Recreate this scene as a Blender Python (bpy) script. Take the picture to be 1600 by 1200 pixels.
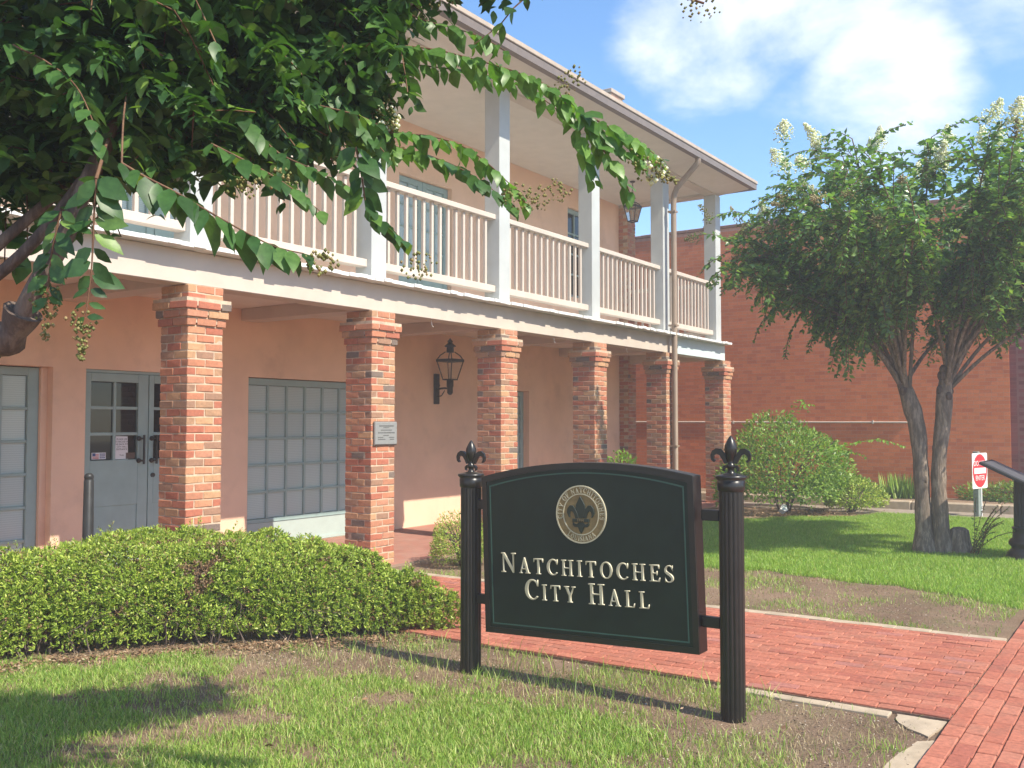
import bpy, bmesh, math, random
import numpy as np
from mathutils import Vector, Matrix

random.seed(7)
rng = np.random.default_rng(7)
GLARE_HAZE = .0062
S = bpy.context.scene
for o in list(bpy.data.objects):
    bpy.data.objects.remove(o)
COL = S.collection
PI = math.pi

# ------------------------------------------------------------------ camera
TH = math.atan2(1025, 1500)
PITCH = math.atan2(63, 1500)
cd = bpy.data.cameras.new('camera')
cam = bpy.data.objects.new('camera', cd)
COL.objects.link(cam)
cd.sensor_width = 36
cd.lens = 36 * 1500 / 1600
cd.clip_start = 0.05
cd.clip_end = 600
cam.location = (0, 0, 1.6)
fw = Vector((math.cos(TH) * math.cos(PITCH), math.sin(TH) * math.cos(PITCH), math.sin(PITCH)))
cam.rotation_euler = fw.to_track_quat('-Z', 'Y').to_euler()
S.camera = cam

# ------------------------------------------------------------------ light
SUN_DIR = Vector((0.10, 1.0, -1.10)).normalized()      # the way the light travels
EL = math.asin(-SUN_DIR.z)
to_sun = -SUN_DIR
ROT = math.atan2(to_sun.x, to_sun.y)
sl = bpy.data.lights.new('sun', 'SUN')
sl.energy = 4.3
sl.angle = math.radians(0.53)
sl.color = (1.0, 0.92, 0.77)
sun = bpy.data.objects.new('sun', sl)
sun.rotation_euler = SUN_DIR.to_track_quat('-Z', 'Y').to_euler()
sun.location = (0, -10, 20)
COL.objects.link(sun)

W = bpy.data.worlds.new('World')
S.world = W
W.use_nodes = True
wt = W.node_tree
wt.nodes.clear()


def wn(t, **k):
    n = wt.nodes.new(t)
    for a, b in k.items():
        setattr(n, a, b)
    return n


w_out = wn('ShaderNodeOutputWorld')
w_bg = wn('ShaderNodeBackground')
w_bg.inputs['Strength'].default_value = 0.15
w_sky = wn('ShaderNodeTexSky', sky_type='NISHITA')
w_sky.sun_disc = False
w_sky.sun_elevation = EL
w_sky.sun_rotation = ROT
w_sky.air_density = 1.0
w_sky.dust_density = 0.25
w_sky.ozone_density = 3.0
w_tc = wn('ShaderNodeTexCoord')
w_sep = wn('ShaderNodeSeparateXYZ')
wt.links.new(w_tc.outputs['Generated'], w_sep.inputs[0])


def wmath(op, a, b=None, clamp=False):
    n = wn('ShaderNodeMath', operation=op)
    n.use_clamp = clamp
    for i, v in enumerate((a, b)):
        if v is None:
            continue
        if isinstance(v, (int, float)):
            n.inputs[i].default_value = v
        else:
            wt.links.new(v, n.inputs[i])
    return n.outputs[0]


zz = wmath('ADD', wmath('MAXIMUM', w_sep.outputs['Z'], 0.0), 0.22)
w_cmb = wn('ShaderNodeCombineXYZ')
wt.links.new(wmath('DIVIDE', w_sep.outputs['X'], zz), w_cmb.inputs[0])
wt.links.new(wmath('DIVIDE', w_sep.outputs['Y'], zz), w_cmb.inputs[1])
w_n = wn('ShaderNodeTexNoise')
w_n.inputs['Scale'].default_value = 2.6
w_n.inputs['Detail'].default_value = 8
w_n.inputs['Roughness'].default_value = 0.62
w_n.inputs['Distortion'].default_value = 0.25
wt.links.new(w_cmb.outputs[0], w_n.inputs['Vector'])
acc = None
# the summer cumulus over the roofs: middles of its lobes as directions, and their angular radii (degrees)
for d, r, amt in (((0.924, 0.212, 0.318), 4.4, .62), ((0.915, 0.257, 0.312), 3.6, .42), ((0.85, 0.372, 0.372), 4.0, .50),
                  ((0.862, 0.318, 0.385), 4.2, .55), ((0.877, 0.274, 0.400), 4.0, .58), ((0.885, 0.215, 0.415), 3.6, .55),
                  ((0.897, 0.166, 0.425), 3.6, .5), ((0.915, 0.08, 0.395), 5.0, .45), ((-0.5, -0.6, 0.55), 18, .5), ((0.2, -0.85, 0.45), 15, .5),
                  ((-0.8, 0.3, 0.5), 16, .5), ((0.1, 0.8, 0.6), 14, .45), ((0.6, -0.6, 0.5), 12, .5)):
    dv = Vector(d).normalized()
    n = wn('ShaderNodeVectorMath', operation='DOT_PRODUCT')
    n.inputs[1].default_value = dv
    wt.links.new(w_tc.outputs['Generated'], n.inputs[0])
    m = wn('ShaderNodeMapRange', interpolation_type='SMOOTHSTEP')
    m.inputs['From Min'].default_value = math.cos(math.radians(r * 1.55))
    m.inputs['From Max'].default_value = math.cos(math.radians(r * 0.2))
    m.inputs['To Max'].default_value = amt
    wt.links.new(n.outputs['Value'], m.inputs['Value'])
    acc = m.outputs[0] if acc is None else wmath('MAXIMUM', acc, m.outputs[0])
cov = wmath('ADD', acc, wmath('MULTIPLY', wmath('SUBTRACT', w_n.outputs['Fac'], 0.5), 1.15))
w_m = wn('ShaderNodeMapRange', interpolation_type='SMOOTHSTEP')
w_m.inputs['From Min'].default_value = 0.22
w_m.inputs['From Max'].default_value = 0.80
w_m.inputs['To Max'].default_value = 0.9
wt.links.new(cov, w_m.inputs['Value'])
w_mix = wn('ShaderNodeMix', data_type='RGBA')
w_mix.inputs['B'].default_value = (5.3, 5.4, 5.6, 1)
wt.links.new(w_m.outputs[0], w_mix.inputs['Factor'])
w_hsv = wn('ShaderNodeHueSaturation')
w_hsv.inputs['Saturation'].default_value = 1.15
w_hsv.inputs['Value'].default_value = 1.0
wt.links.new(w_sky.outputs[0], w_hsv.inputs['Color'])
wt.links.new(w_hsv.outputs[0], w_mix.inputs['A'])
wt.links.new(w_mix.outputs['Result'], w_bg.inputs['Color'])
wt.links.new(w_bg.outputs[0], w_out.inputs[0])

S.view_settings.view_transform = 'Standard'
S.view_settings.look = 'None'
S.view_settings.gamma = 1
S.view_settings.exposure = 0.88
S.view_settings.use_curve_mapping = False
S.render.engine = 'CYCLES'
S.cycles.max_bounces = 8
S.cycles.transparent_max_bounces = 8
S.cycles.use_denoising = True


# ------------------------------------------------------------------ materials
class NT:
    def __init__(self, name):
        self.m = bpy.data.materials.new(name)
        self.m.use_nodes = True
        self.t = self.m.node_tree
        self.b = self.t.nodes['Principled BSDF']

    def n(self, t, **k):
        x = self.t.nodes.new(t)
        for a, b in k.items():
            setattr(x, a, b)
        return x

    def l(self, a, b):
        self.t.links.new(a, b)

    def noise(self, scale, detail=4, rough=.55, vec=None):
        x = self.n('ShaderNodeTexNoise')
        x.inputs['Scale'].default_value = scale
        x.inputs['Detail'].default_value = detail
        x.inputs['Roughness'].default_value = rough
        if vec is None:
            if not hasattr(self, 'pos'):
                self.pos = self.n('ShaderNodeNewGeometry').outputs['Position']
            vec = self.pos
        self.l(vec, x.inputs['Vector'])
        return x.outputs['Fac']

    def ramp(self, fac, stops, interp='LINEAR'):
        x = self.n('ShaderNodeValToRGB')
        cr = x.color_ramp
        cr.interpolation = interp
        while len(cr.elements) < len(stops):
            cr.elements.new(.5)
        for e, (p, c) in zip(cr.elements, stops):
            e.position = p
            e.color = (*c, 1)
        if fac is not None:
            self.l(fac, x.inputs[0])
        return x.outputs[0]

    def mix(self, f, a, b, mode='MIX'):
        x = self.n('ShaderNodeMix', data_type='RGBA', blend_type=mode)
        for key, v in (('Factor', f), ('A', a), ('B', b)):
            s = x.inputs[key]
            if isinstance(v, (int, float)):
                s.default_value = v
            elif isinstance(v, tuple):
                s.default_value = (*v, 1)
            else:
                self.l(v, s)
        return x.outputs['Result']

    def bump(self, h, strength=.3, dist=.01):
        x = self.n('ShaderNodeBump')
        x.inputs['Strength'].default_value = strength
        x.inputs['Distance'].default_value = dist
        self.l(h, x.inputs['Height'])
        self.l(x.outputs[0], self.b.inputs['Normal'])

    def set(self, col=None, rough=None, metal=None, spec=None):
        if col is not None:
            if isinstance(col, tuple):
                self.b.inputs['Base Color'].default_value = (*col, 1)
            else:
                self.l(col, self.b.inputs['Base Color'])
        if rough is not None:
            self.b.inputs['Roughness'].default_value = rough
        if metal is not None:
            self.b.inputs['Metallic'].default_value = metal
        if spec is not None:
            self.b.inputs['Specular IOR Level'].default_value = spec


def sc(c, f):
    return tuple(min(1, v * f) for v in c)


def paint(name, c, rough=.6, var=.12, scale=6, bump=.08, bscale=60, spec=.3, stain=None):
    k = NT(name)
    f = k.noise(scale, 6)
    col = k.ramp(f, [(.3, sc(c, 1 - var)), (.7, sc(c, 1 + var))])
    if stain:
        f2 = k.noise(1.7, 7, .7)
        col = k.mix(k.ramp(f2, [(.55, (0, 0, 0)), (.75, (.5, .5, .5))]), col, stain)
    k.set(col, rough, spec=spec)
    k.bump(k.noise(bscale, 5), bump, .004)
    return k.m


def bricky(name, stops, island, vary=.35, rough=.85, grime=.25, bump=.5):
    k = NT(name)
    if island:
        r = k.n('ShaderNodeNewGeometry').outputs['Random Per Island']
    else:
        r = k.n('ShaderNodeObjectInfo').outputs['Random']
    c = k.ramp(r, stops, 'CONSTANT')
    f = k.noise(38, 6, .65)
    c = k.mix(vary, c, k.mix(1.0, c, k.ramp(f, [(.25, (.35, .33, .32)), (.75, (1.5, 1.4, 1.3))]), 'MULTIPLY'))
    g = k.noise(3.2, 6, .7)
    c = k.mix(k.ramp(g, [(.5, (0, 0, 0)), (.8, (grime, grime, grime))]), c, (.16, .12, .09))
    k.set(c, rough, spec=.25)
    k.bump(k.noise(90, 5, .7), bump, .006)
    return k.m


PIL = [(0, (.49, .210, .125)), (.14, (.43, .155, .098)), (.28, (.51, .255, .15)), (.40, (.46, .21, .128)), (.50, (.51, .30, .17)),
       (.60, (.41, .145, .092)), (.69, (.49, .235, .15)), (.78, (.43, .255, .155)), (.87, (.34, .20, .135)), (.955, (.20, .155, .13))]
M_pil = bricky('pillar_brick', PIL, False)
M_pil_mass = bricky('pillar_brick_mass', PIL, True)
RED = [(0, (.62, .185, .07)), (.2, (.59, .17, .064)), (.4, (.66, .205, .085)), (.6, (.56, .155, .062)), (.78, (.63, .195, .078)), (.95, (.51, .135, .058))]
M_red = bricky('red_wall_brick', RED, False, .3, .85, .15)
M_red_mass = bricky('red_wall_brick_mass', RED, True, .3, .85, .15)
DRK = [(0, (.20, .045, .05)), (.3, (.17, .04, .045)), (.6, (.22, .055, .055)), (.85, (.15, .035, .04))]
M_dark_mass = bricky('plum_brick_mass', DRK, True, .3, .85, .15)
PAV = [(0, (.43, .158, .105)), (.25, (.40, .140, .093)), (.45, (.46, .178, .12)), (.65, (.41, .152, .103)), (.8, (.36, .122, .086)), (.95, (.39, .16, .13))]
M_pav = bricky('paver_brick', PAV, False, .55, .9, .55, .6)
M_pav_mass = bricky('paver_brick_mass', PAV, True, .55, .9, .55, .6)
M_mortar = paint('mortar', (.52, .41, .30), .95, .2, 20, .4, 120)
M_mortar_red = paint('mortar_red_wall', (.52, .27, .18), .95, .15, 12, .3, 100)
M_sand = paint('joint_sand', (.20, .13, .095), .97, .3, 30, .5, 150)
M_plaster = paint('peach_plaster', (.82, .56, .405), .9, .07, 2.0, .3, 45, .15, (.58, .38, .28))
M_cream = paint('cream_paint', (.55, .475, .405), .6, .07, 3, .1, 30, .3, (.44, .42, .39))
M_white = paint('white_paint', (.74, .74, .71), .6, .1, 9, .15, 40)
M_ceil = paint('ceiling_paint', (.66, .61, .55), .7, .05, 4, .1, 30)
M_teal = paint('grey_green_paint', (.30, .41, .40), .5, .07, 6, .1, 40, .35)
M_panel = paint('pale_green_paint', (.42, .50, .47), .55, .06, 6, .1, 40)
M_roofedge = paint('roof_edge', (.42, .345, .28), .7, .12, 7, .2, 30)
M_gutter = paint('gutter_brown', (.17, .135, .115), .45, .12, 7, .1, 30, .4)
M_spout = paint('downspout_tan', (.27, .20, .145), .45, .1, 5, .05, 30, .4)
M_shingle = paint('shingles', (.10, .09, .085), .95, .3, 40, .6, 120)
M_concrete = paint('concrete', (.43, .345, .25), .95, .18, 9, .5, 130, .2, (.22, .18, .13))
M_asphalt = paint('alley_paving', (.30, .25, .20), .95, .15, 8, .5, 150, .2)
M_black = paint('black_enamel', (.016, .014, .013), .32, .25, 12, .05, 60, .5)
M_board = paint('dark_green_field', (.006, .016, .011), .42, .2, 8, .03, 60, .4)
M_line = paint('green_line', (.045, .10, .08), .5, .1)
M_lantern = paint('lantern_metal', (.035, .028, .024), .5, .3, 20, .1, 60, .4)
M_bollard = paint('bollard_iron', (.03, .032, .034), .4, .2)
M_conduit = paint('conduit', (.52, .47, .40), .5, .1)
M_plaque = paint('plaque_metal', (.25, .255, .25), .45, .08, 30, .05)
M_plaqtext = paint('plaque_text', (.10, .10, .10), .6, .05)
M_paper = paint('paper', (.72, .72, .74), .7, .04)
M_ink = paint('ink', (.03, .03, .03), .7, .0)
M_blue = paint('print_blue', (.04, .07, .22), .6, .0)
M_redp = paint('print_red', (.55, .05, .05), .5, .03)
M_signwhite = paint('sign_white', (.76, .76, .76), .5, .03)
M_signred = paint('sign_red', (.56, .035, .05), .45, .05)
M_greypost = paint('sign_post', (.23, .27, .25), .6, .12, 20)
M_bark = None
k = NT('gilded_letter')
k.set((.58, .53, .385), .48, .2, .5)
k.bump(k.noise(60, 3), .05, .002)
M_gold = k.m
k = NT('seal_bronze')
k.set(k.ramp(k.noise(40, 4), [(.3, (.22, .155, .07)), (.7, (.31, .225, .105))]), .45, .35)
M_bronze = k.m
k = NT('seal_dark')
k.set((.02, .03, .022), .4)
M_sealdark = k.m

k = NT('window_blind_glass')
kw = k.n('ShaderNodeTexWave', bands_direction='Z')
kw.inputs['Scale'].default_value = 14
kw.inputs['Distortion'].default_value = .25
k.l(k.n('ShaderNodeNewGeometry').outputs['Position'], kw.inputs['Vector'])
k.set(k.mix(k.ramp(k.n('ShaderNodeObjectInfo').outputs['Random'], [(0, (0, 0, 0)), (1, (.35, .35, .35))]), k.ramp(kw.outputs['Fac'], [(.1, (.41, .52, .515)), (.6, (.50, .61, .60))]), (.30, .37, .36)), .5)  # random tint per pane paints varied reflections into the blind colour
k.b.inputs['Coat Weight'].default_value = .6
k.b.inputs['Coat Roughness'].default_value = .04
M_blind = k.m
k = NT('dark_glass')
k.set((.012, .011, .011), .04, spec=.5)
M_glass = k.m
k = NT('lantern_glass')
k.b.inputs['Transmission Weight'].default_value = .85
k.set((.85, .8, .72), .08)
k.b.inputs['IOR'].default_value = 1.05
M_lglass = k.m


def bark(name, a, b):
    k = NT(name)
    k.noise(1)
    mq = k.n('ShaderNodeMapping')
    mq.inputs['Scale'].default_value = (26, 26, 5)
    k.l(k.pos, mq.inputs['Vector'])
    f = k.noise(1, 7, .7, mq.outputs[0])
    c = k.ramp(f, [(.34, a), (.5, sc(a, 1.6)), (.6, b), (.72, sc(b, .7))])
    k.set(c, .85, spec=.2)
    mp = k.n('ShaderNodeMapping')
    mp.inputs['Scale'].default_value = (60, 60, 9)
    k.l(k.pos, mp.inputs['Vector'])
    k.bump(k.noise(1, 5, .6, mp.outputs[0]), .6, .012)
    return k.m


M_bark = bark('crape_bark', (.12, .095, .075), (.34, .27, .21))
M_bark_dark = bark('dark_bark', (.075, .055, .047), (.20, .15, .12))
M_stem = bark('reddish_stem', (.10, .055, .035), (.19, .115, .065))


def leafy(name, stops, island=True, rough=.42, trans=.3, spec=.4):
    k = NT(name)
    if island:
        r = k.n('ShaderNodeNewGeometry').outputs['Random Per Island']
    else:
        r = k.n('ShaderNodeObjectInfo').outputs['Random']
    c = k.ramp(r, stops)
    c = k.mix(1.0, c, k.ramp(k.noise(55, 4, .6), [(.3, (.72, .74, .7)), (.7, (1.25, 1.2, 1.2))]), 'MULTIPLY')
    k.set(c, rough, spec=spec)
    tr = k.n('ShaderNodeBsdfTranslucent')
    tc = k.mix(1.0, c, (1.5, 1.7, .6), 'MULTIPLY')
    k.l(tc, tr.inputs['Color'])
    mx = k.n('ShaderNodeMixShader')
    mx.inputs[0].default_value = trans
    out = [x for x in k.t.nodes if x.type == 'OUTPUT_MATERIAL'][0]
    k.l(k.b.outputs[0], mx.inputs[1])
    k.l(tr.outputs[0], mx.inputs[2])
    k.l(mx.outputs[0], out.inputs[0])
    return k.m


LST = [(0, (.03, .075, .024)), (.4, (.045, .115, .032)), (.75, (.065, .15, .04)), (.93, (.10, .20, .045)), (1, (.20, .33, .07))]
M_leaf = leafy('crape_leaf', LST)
M_leaf_one = leafy('crape_leaf_single', [(0, (.065, .15, .035)), (.5, (.10, .22, .05)), (1, (.16, .30, .07))], False, .38, .4)  # brighter than the crown's leaf colours: sunlight on the sprays put into them
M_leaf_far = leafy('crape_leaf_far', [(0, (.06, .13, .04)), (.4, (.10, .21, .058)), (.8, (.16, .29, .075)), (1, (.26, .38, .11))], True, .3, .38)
M_hedge = leafy('azalea_leaf', [(0, (.12, .19, .03)), (.35, (.25, .36, .05)), (.75, (.39, .50, .075)), (.93, (.50, .56, .13)), (1, (.30, .20, .09))], True, .45, .2)
M_shrub = leafy('shrub_leaf', [(0, (.10, .19, .035)), (.5, (.19, .32, .055)), (1, (.33, .45, .10))], True, .35, .3)
M_shoot = leafy('bright_shoot_leaf', [(0, (.15, .31, .04)), (1, (.25, .42, .07))], True, .45, .35)
M_grass = leafy('grass_blade', [(0, (.13, .24, .04)), (.4, (.235, .38, .065)), (.75, (.36, .49, .105)), (.92, (.50, .55, .2)), (1, (.56, .47, .27))], True, .5, .3)
M_lawn = leafy('lawn_blade', [(0, (.16, .29, .04)), (.4, (.25, .42, .065)), (.8, (.35, .51, .09)), (.95, (.47, .55, .16)), (1, (.52, .46, .24))], True, .5, .35)
M_flower = leafy('white_blossom', [(0, (.66, .65, .62)), (1, (.86, .85, .83))], True, .7, .35)
M_flower_old = leafy('faded_blossom', [(0, (.26, .22, .09)), (.5, (.36, .31, .15)), (1, (.50, .44, .27))], True, .7, .2)
M_seed = leafy('seed_capsule', [(0, (.10, .12, .03)), (.5, (.19, .20, .06)), (1, (.27, .20, .09))], True, .6, .05)
M_litter = leafy('dry_litter', [(0, (.12, .065, .035)), (.4, (.22, .125, .065)), (.8, (.33, .21, .12)), (1, (.46, .36, .25))], True, .8, .05)
M_chip = leafy('soil_chip', [(0, (.07, .05, .035)), (.45, (.19, .135, .095)), (.75, (.32, .25, .18)), (.93, (.46, .38, .30)), (1, (.66, .60, .54))], True, .85, .0)

k = NT('soil')
c = k.ramp(k.noise(1.3, 8, .65), [(.35, (.19, .125, .082)), (.6, (.30, .205, .138))])
c = k.mix(k.ramp(k.noise(55, 6, .7), [(.5, (0, 0, 0)), (.72, (.6, .6, .6))]), c, (.28, .21, .15))
c = k.mix(k.ramp(k.noise(2.1, 8, .7), [(.50, (0, 0, 0)), (.66, (.4, .4, .4))]), c, (.135, .15, .06))
k.set(c, .97, spec=.15)
k.bump(k.noise(45, 8, .7), .9, .03)
M_soil = k.m

# portico floor: worn red pavers, too far off to tell one from the next
k = NT('portico_pavers')
tb = k.n('ShaderNodeTexBrick')
tb.inputs['Color1'].default_value = (.40, .185, .14, 1)
tb.inputs['Color2'].default_value = (.34, .145, .11, 1)
tb.inputs['Mortar'].default_value = (.30, .20, .15, 1)
tb.inputs['Scale'].default_value = 1
tb.inputs['Brick Width'].default_value = .2
tb.inputs['Row Height'].default_value = .1
tb.inputs['Mortar Size'].default_value = .005
k.noise(1)
k.l(k.pos, tb.inputs['Vector'])
k.set(k.mix(k.ramp(k.noise(2.5, 6), [(.4, (0, 0, 0)), (.8, (.45, .45, .45))]), tb.outputs['Color'], (.40, .27, .21)), .85, spec=.2)
M_floor = k.m

# ------------------------------------------------------------------ objects
WL = {}


def tag(o, label=None, cat=None, group=None, kind=None):
    for a, b in (('label', label), ('category', cat), ('group', group), ('kind', kind)):
        if b:
            o[a] = b
    return o


def empty(name, loc, label=None, cat=None, group=None):
    o = bpy.data.objects.new(name, None)
    o.empty_display_size = .2
    COL.objects.link(o)
    o.location = loc
    WL[o.name] = Vector(loc)
    return tag(o, label, cat, group)


def place(o, parent):
    COL.objects.link(o)
    if parent is not None:
        o.parent = parent


def np_mesh(name, V, loops, sizes, mat, parent=None, smooth=False):
    """V (n,3) world coordinates, loops flat index array, sizes = loops per face"""
    me = bpy.data.meshes.new(name)
    V = np.asarray(V, dtype=np.float64)
    off = WL[parent.name] if parent is not None else Vector((0, 0, 0))
    V = V - np.array(off)
    loops = np.asarray(loops, dtype=np.int32)
    sizes = np.asarray(sizes, dtype=np.int32)
    me.vertices.add(len(V))
    me.vertices.foreach_set('co', V.astype(np.float32).ravel())
    me.loops.add(len(loops))
    me.loops.foreach_set('vertex_index', loops)
    me.polygons.add(len(sizes))
    st = np.zeros(len(sizes), dtype=np.int32)
    st[1:] = np.cumsum(sizes)[:-1]
    me.polygons.foreach_set('loop_start', st)
    me.polygons.foreach_set('loop_total', sizes)
    me.polygons.foreach_set('use_smooth', np.full(len(sizes), bool(smooth)))
    me.update(calc_edges=True)
    me.materials.append(mat)
    o = bpy.data.objects.new(name, me)
    place(o, parent)
    WL[o.name] = off.copy()
    return o


class MB:
    def __init__(self):
        self.v, self.f, self.s = [], [], []

    def add(self, vs, fs, smooth=False):
        b = len(self.v)
        self.v += [tuple(p) for p in vs]
        self.f += [tuple(b + i for i in f) for f in fs]
        self.s += [smooth] * len(fs)
        return self

    def box(self, x0, y0, z0, x1, y1, z1):
        return self.add([(x0, y0, z0), (x1, y0, z0), (x1, y1, z0), (x0, y1, z0), (x0, y0, z1), (x1, y0, z1), (x1, y1, z1), (x0, y1, z1)],
                        [(0, 3, 2, 1), (4, 5, 6, 7), (0, 1, 5, 4), (1, 2, 6, 5), (2, 3, 7, 6), (3, 0, 4, 7)])

    def prism(self, pts, a, b):
        """closed outline pts (3-vectors) swept from +a to +b (vectors)"""
        n = len(pts)
        a, b = Vector(a), Vector(b)
        vs = [Vector(p) + a for p in pts] + [Vector(p) + b for p in pts]
        fs = [tuple(range(n))[::-1], tuple(range(n, 2 * n))] + [(i, (i + 1) % n, n + (i + 1) % n, n + i) for i in range(n)]
        return self.add(vs, fs)

    def lathe(self, c, prof, n=20, smooth=True, squash=None):
        vs, fs = [], []
        for r, z in prof:
            for i in range(n):
                a = 2 * PI * i / n
                rr = r if squash is None else r * squash(a)
                vs.append((c[0] + rr * math.cos(a), c[1] + rr * math.sin(a), c[2] + z))
        m = len(prof)
        for j in range(m - 1):
            for i in range(n):
                fs.append((j * n + i, j * n + (i + 1) % n, (j + 1) * n + (i + 1) % n, (j + 1) * n + i))
        self.add(vs, fs, smooth)
        self.add(vs[:n], [tuple(range(n))[::-1]])
        self.add(vs[-n:], [tuple(range(n))])
        return self

    def tube(self, pts, rad, n=8, smooth=True, cap=True):
        pts = [Vector(p) for p in pts]
        if isinstance(rad, (int, float)):
            rad = [rad] * len(pts)
        up = Vector((.13, .21, 1)).normalized()
        vs, fs = [], []
        for i, p in enumerate(pts):
            t = (pts[min(i + 1, len(pts) - 1)] - pts[max(i - 1, 0)]).normalized()
            if abs(t.dot(up)) > .97:
                up = Vector((1, .2, .1)).normalized()
            s = t.cross(up).normalized()
            u = s.cross(t)
            for q in range(n):
                a = 2 * PI * q / n
                vs.append(p + (s * math.cos(a) + u * math.sin(a)) * rad[i])
        for i in range(len(pts) - 1):
            for q in range(n):
                fs.append((i * n + q, i * n + (q + 1) % n, (i + 1) * n + (q + 1) % n, (i + 1) * n + q))
        self.add(vs, fs, smooth)
        if cap:
            self.add(vs[:n], [tuple(range(n))[::-1]])
            self.add(vs[-n:], [tuple(range(n))])
        return self

    def ball(self, c, r, n=8, m=6, s=(1, 1, 1)):
        prof = [(max(1e-4, r * math.sin(PI * j / m)), -r * math.cos(PI * j / m)) for j in range(m + 1)]
        vs, fs = [], []
        for rr, z in prof:
            for i in range(n):
                a = 2 * PI * i / n
                vs.append((c[0] + rr * math.cos(a) * s[0], c[1] + rr * math.sin(a) * s[1], c[2] + z * s[2]))
        for j in range(m):
            for i in range(n):
                fs.append((j * n + i, j * n + (i + 1) % n, (j + 1) * n + (i + 1) % n, (j + 1) * n + i))
        return self.add(vs, fs, True)

    def build(self, name, mat, parent=None, bevel=0):
        off = WL[parent.name] if parent is not None else Vector((0, 0, 0))
        me = bpy.data.meshes.new(name)
        me.from_pydata([Vector(p) - off for p in self.v], [], self.f)
        me.polygons.foreach_set('use_smooth', self.s)
        if bevel:
            bm = bmesh.new()
            bm.from_mesh(me)
            bmesh.ops.bevel(bm, geom=[e for e in bm.edges if e.calc_face_angle(0) > .6], offset=bevel, segments=1, affect='EDGES')
            bm.to_mesh(me)
            bm.free()
        me.update()
        me.materials.append(mat)
        o = bpy.data.objects.new(name, me)
        place(o, parent)
        WL[o.name] = off.copy()
        return o


def B(x0, y0, z0, x1, y1, z1):
    return MB().box(x0, y0, z0, x1, y1, z1)


def inst(name, me, M, parent, mat=None):
    """an object sharing mesh me, at world matrix M, child of parent (whose roots never rotate)"""
    o = bpy.data.objects.new(name, me)
    place(o, parent)
    off = WL[parent.name] if parent is not None else Vector((0, 0, 0))
    o.matrix_basis = Matrix.Translation(-off) @ M
    return o


def brick_mesh(name, sx, sy, sz, mat, bev=.004, jit=0.0, seed=0):
    bm = bmesh.new()
    bmesh.ops.create_cube(bm, size=1)
    bmesh.ops.scale(bm, vec=(sx, sy, sz), verts=bm.verts)
    r = random.Random(seed)
    for v in bm.verts:
        v.co += Vector((r.uniform(-1, 1), r.uniform(-1, 1), r.uniform(-1, 1))) * jit
    if bev:
        bmesh.ops.bevel(bm, geom=list(bm.edges), offset=bev, segments=1, affect='EDGES')
    me = bpy.data.meshes.new(name)
    bm.to_mesh(me)
    bm.free()
    me.polygons.foreach_set('use_smooth', [False] * len(me.polygons))
    me.materials.append(mat)
    return me


def mass(name, proto_list, mats4, mat, parent, kind='stuff'):
    """many copies of small meshes joined: proto_list[i] used with matrix mats4[i]"""
    Vs, Ls, Ss, base = [], [], [], 0
    cache = {}
    for me, M in zip(proto_list, mats4):
        if me.name not in cache:
            v = np.array([p.co[:] for p in me.vertices])
            l = np.concatenate([np.array(p.vertices[:]) for p in me.polygons])
            s = np.array([len(p.vertices) for p in me.polygons])
            cache[me.name] = (v, l, s)
        v, l, s = cache[me.name]
        A = np.array(M)
        Vs.append(v @ A[:3, :3].T + A[:3, 3])
        Ls.append(l + base)
        Ss.append(s)
        base += len(v)
    o = np_mesh(name, np.concatenate(Vs), np.concatenate(Ls), np.concatenate(Ss), mat, parent)
    if kind:
        o['kind'] = kind
    return o


def T(x, y, z, rz=0, rx=0, ry=0):
    return Matrix.Translation((x, y, z)) @ Matrix.Rotation(rz, 4, 'Z') @ Matrix.Rotation(ry, 4, 'Y') @ Matrix.Rotation(rx, 4, 'X')


# value noise for masks
_g = rng.random((64, 64))


def vnoise(x, y, s):
    x = np.asarray(x, float) * s
    y = np.asarray(y, float) * s
    xi, yi = np.floor(x).astype(int), np.floor(y).astype(int)
    fx, fy = x - xi, y - yi
    fx = fx * fx * (3 - 2 * fx)
    fy = fy * fy * (3 - 2 * fy)
    g = lambda a, b: _g[a % 64, b % 64]
    return (g(xi, yi) * (1 - fx) + g(xi + 1, yi) * fx) * (1 - fy) + (g(xi, yi + 1) * (1 - fx) + g(xi + 1, yi + 1) * fx) * fy


def fbm(x, y, s):
    return (vnoise(x, y, s) + .5 * vnoise(x + 9.1, y + 3.7, 2 * s) + .25 * vnoise(x + 1.3, y + 7.9, 4 * s)) / 1.75


def in_poly(x, y, poly):
    c = np.zeros(len(x), bool)
    n = len(poly)
    for i in range(n):
        x0, y0 = poly[i]
        x1, y1 = poly[(i + 1) % n]
        hit = ((y0 > y) != (y1 > y))
        with np.errstate(divide='ignore', invalid='ignore'):
            xx = (x1 - x0) * (y - y0) / (y1 - y0 + 1e-12) + x0
        c ^= hit & (x < xx)
    return c


def poly_dist(x, y, poly):
    d = np.full(len(x), 1e9)
    n = len(poly)
    for i in range(n):
        a = np.array(poly[i])
        b = np.array(poly[(i + 1) % n])
        ab = b - a
        t = np.clip(((x - a[0]) * ab[0] + (y - a[1]) * ab[1]) / (ab @ ab), 0, 1)
        d = np.minimum(d, np.hypot(x - a[0] - t * ab[0], y - a[1] - t * ab[1]))
    return d


def nrm(a):
    return a / np.maximum(np.linalg.norm(a, axis=-1, keepdims=True), 1e-9)


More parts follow.
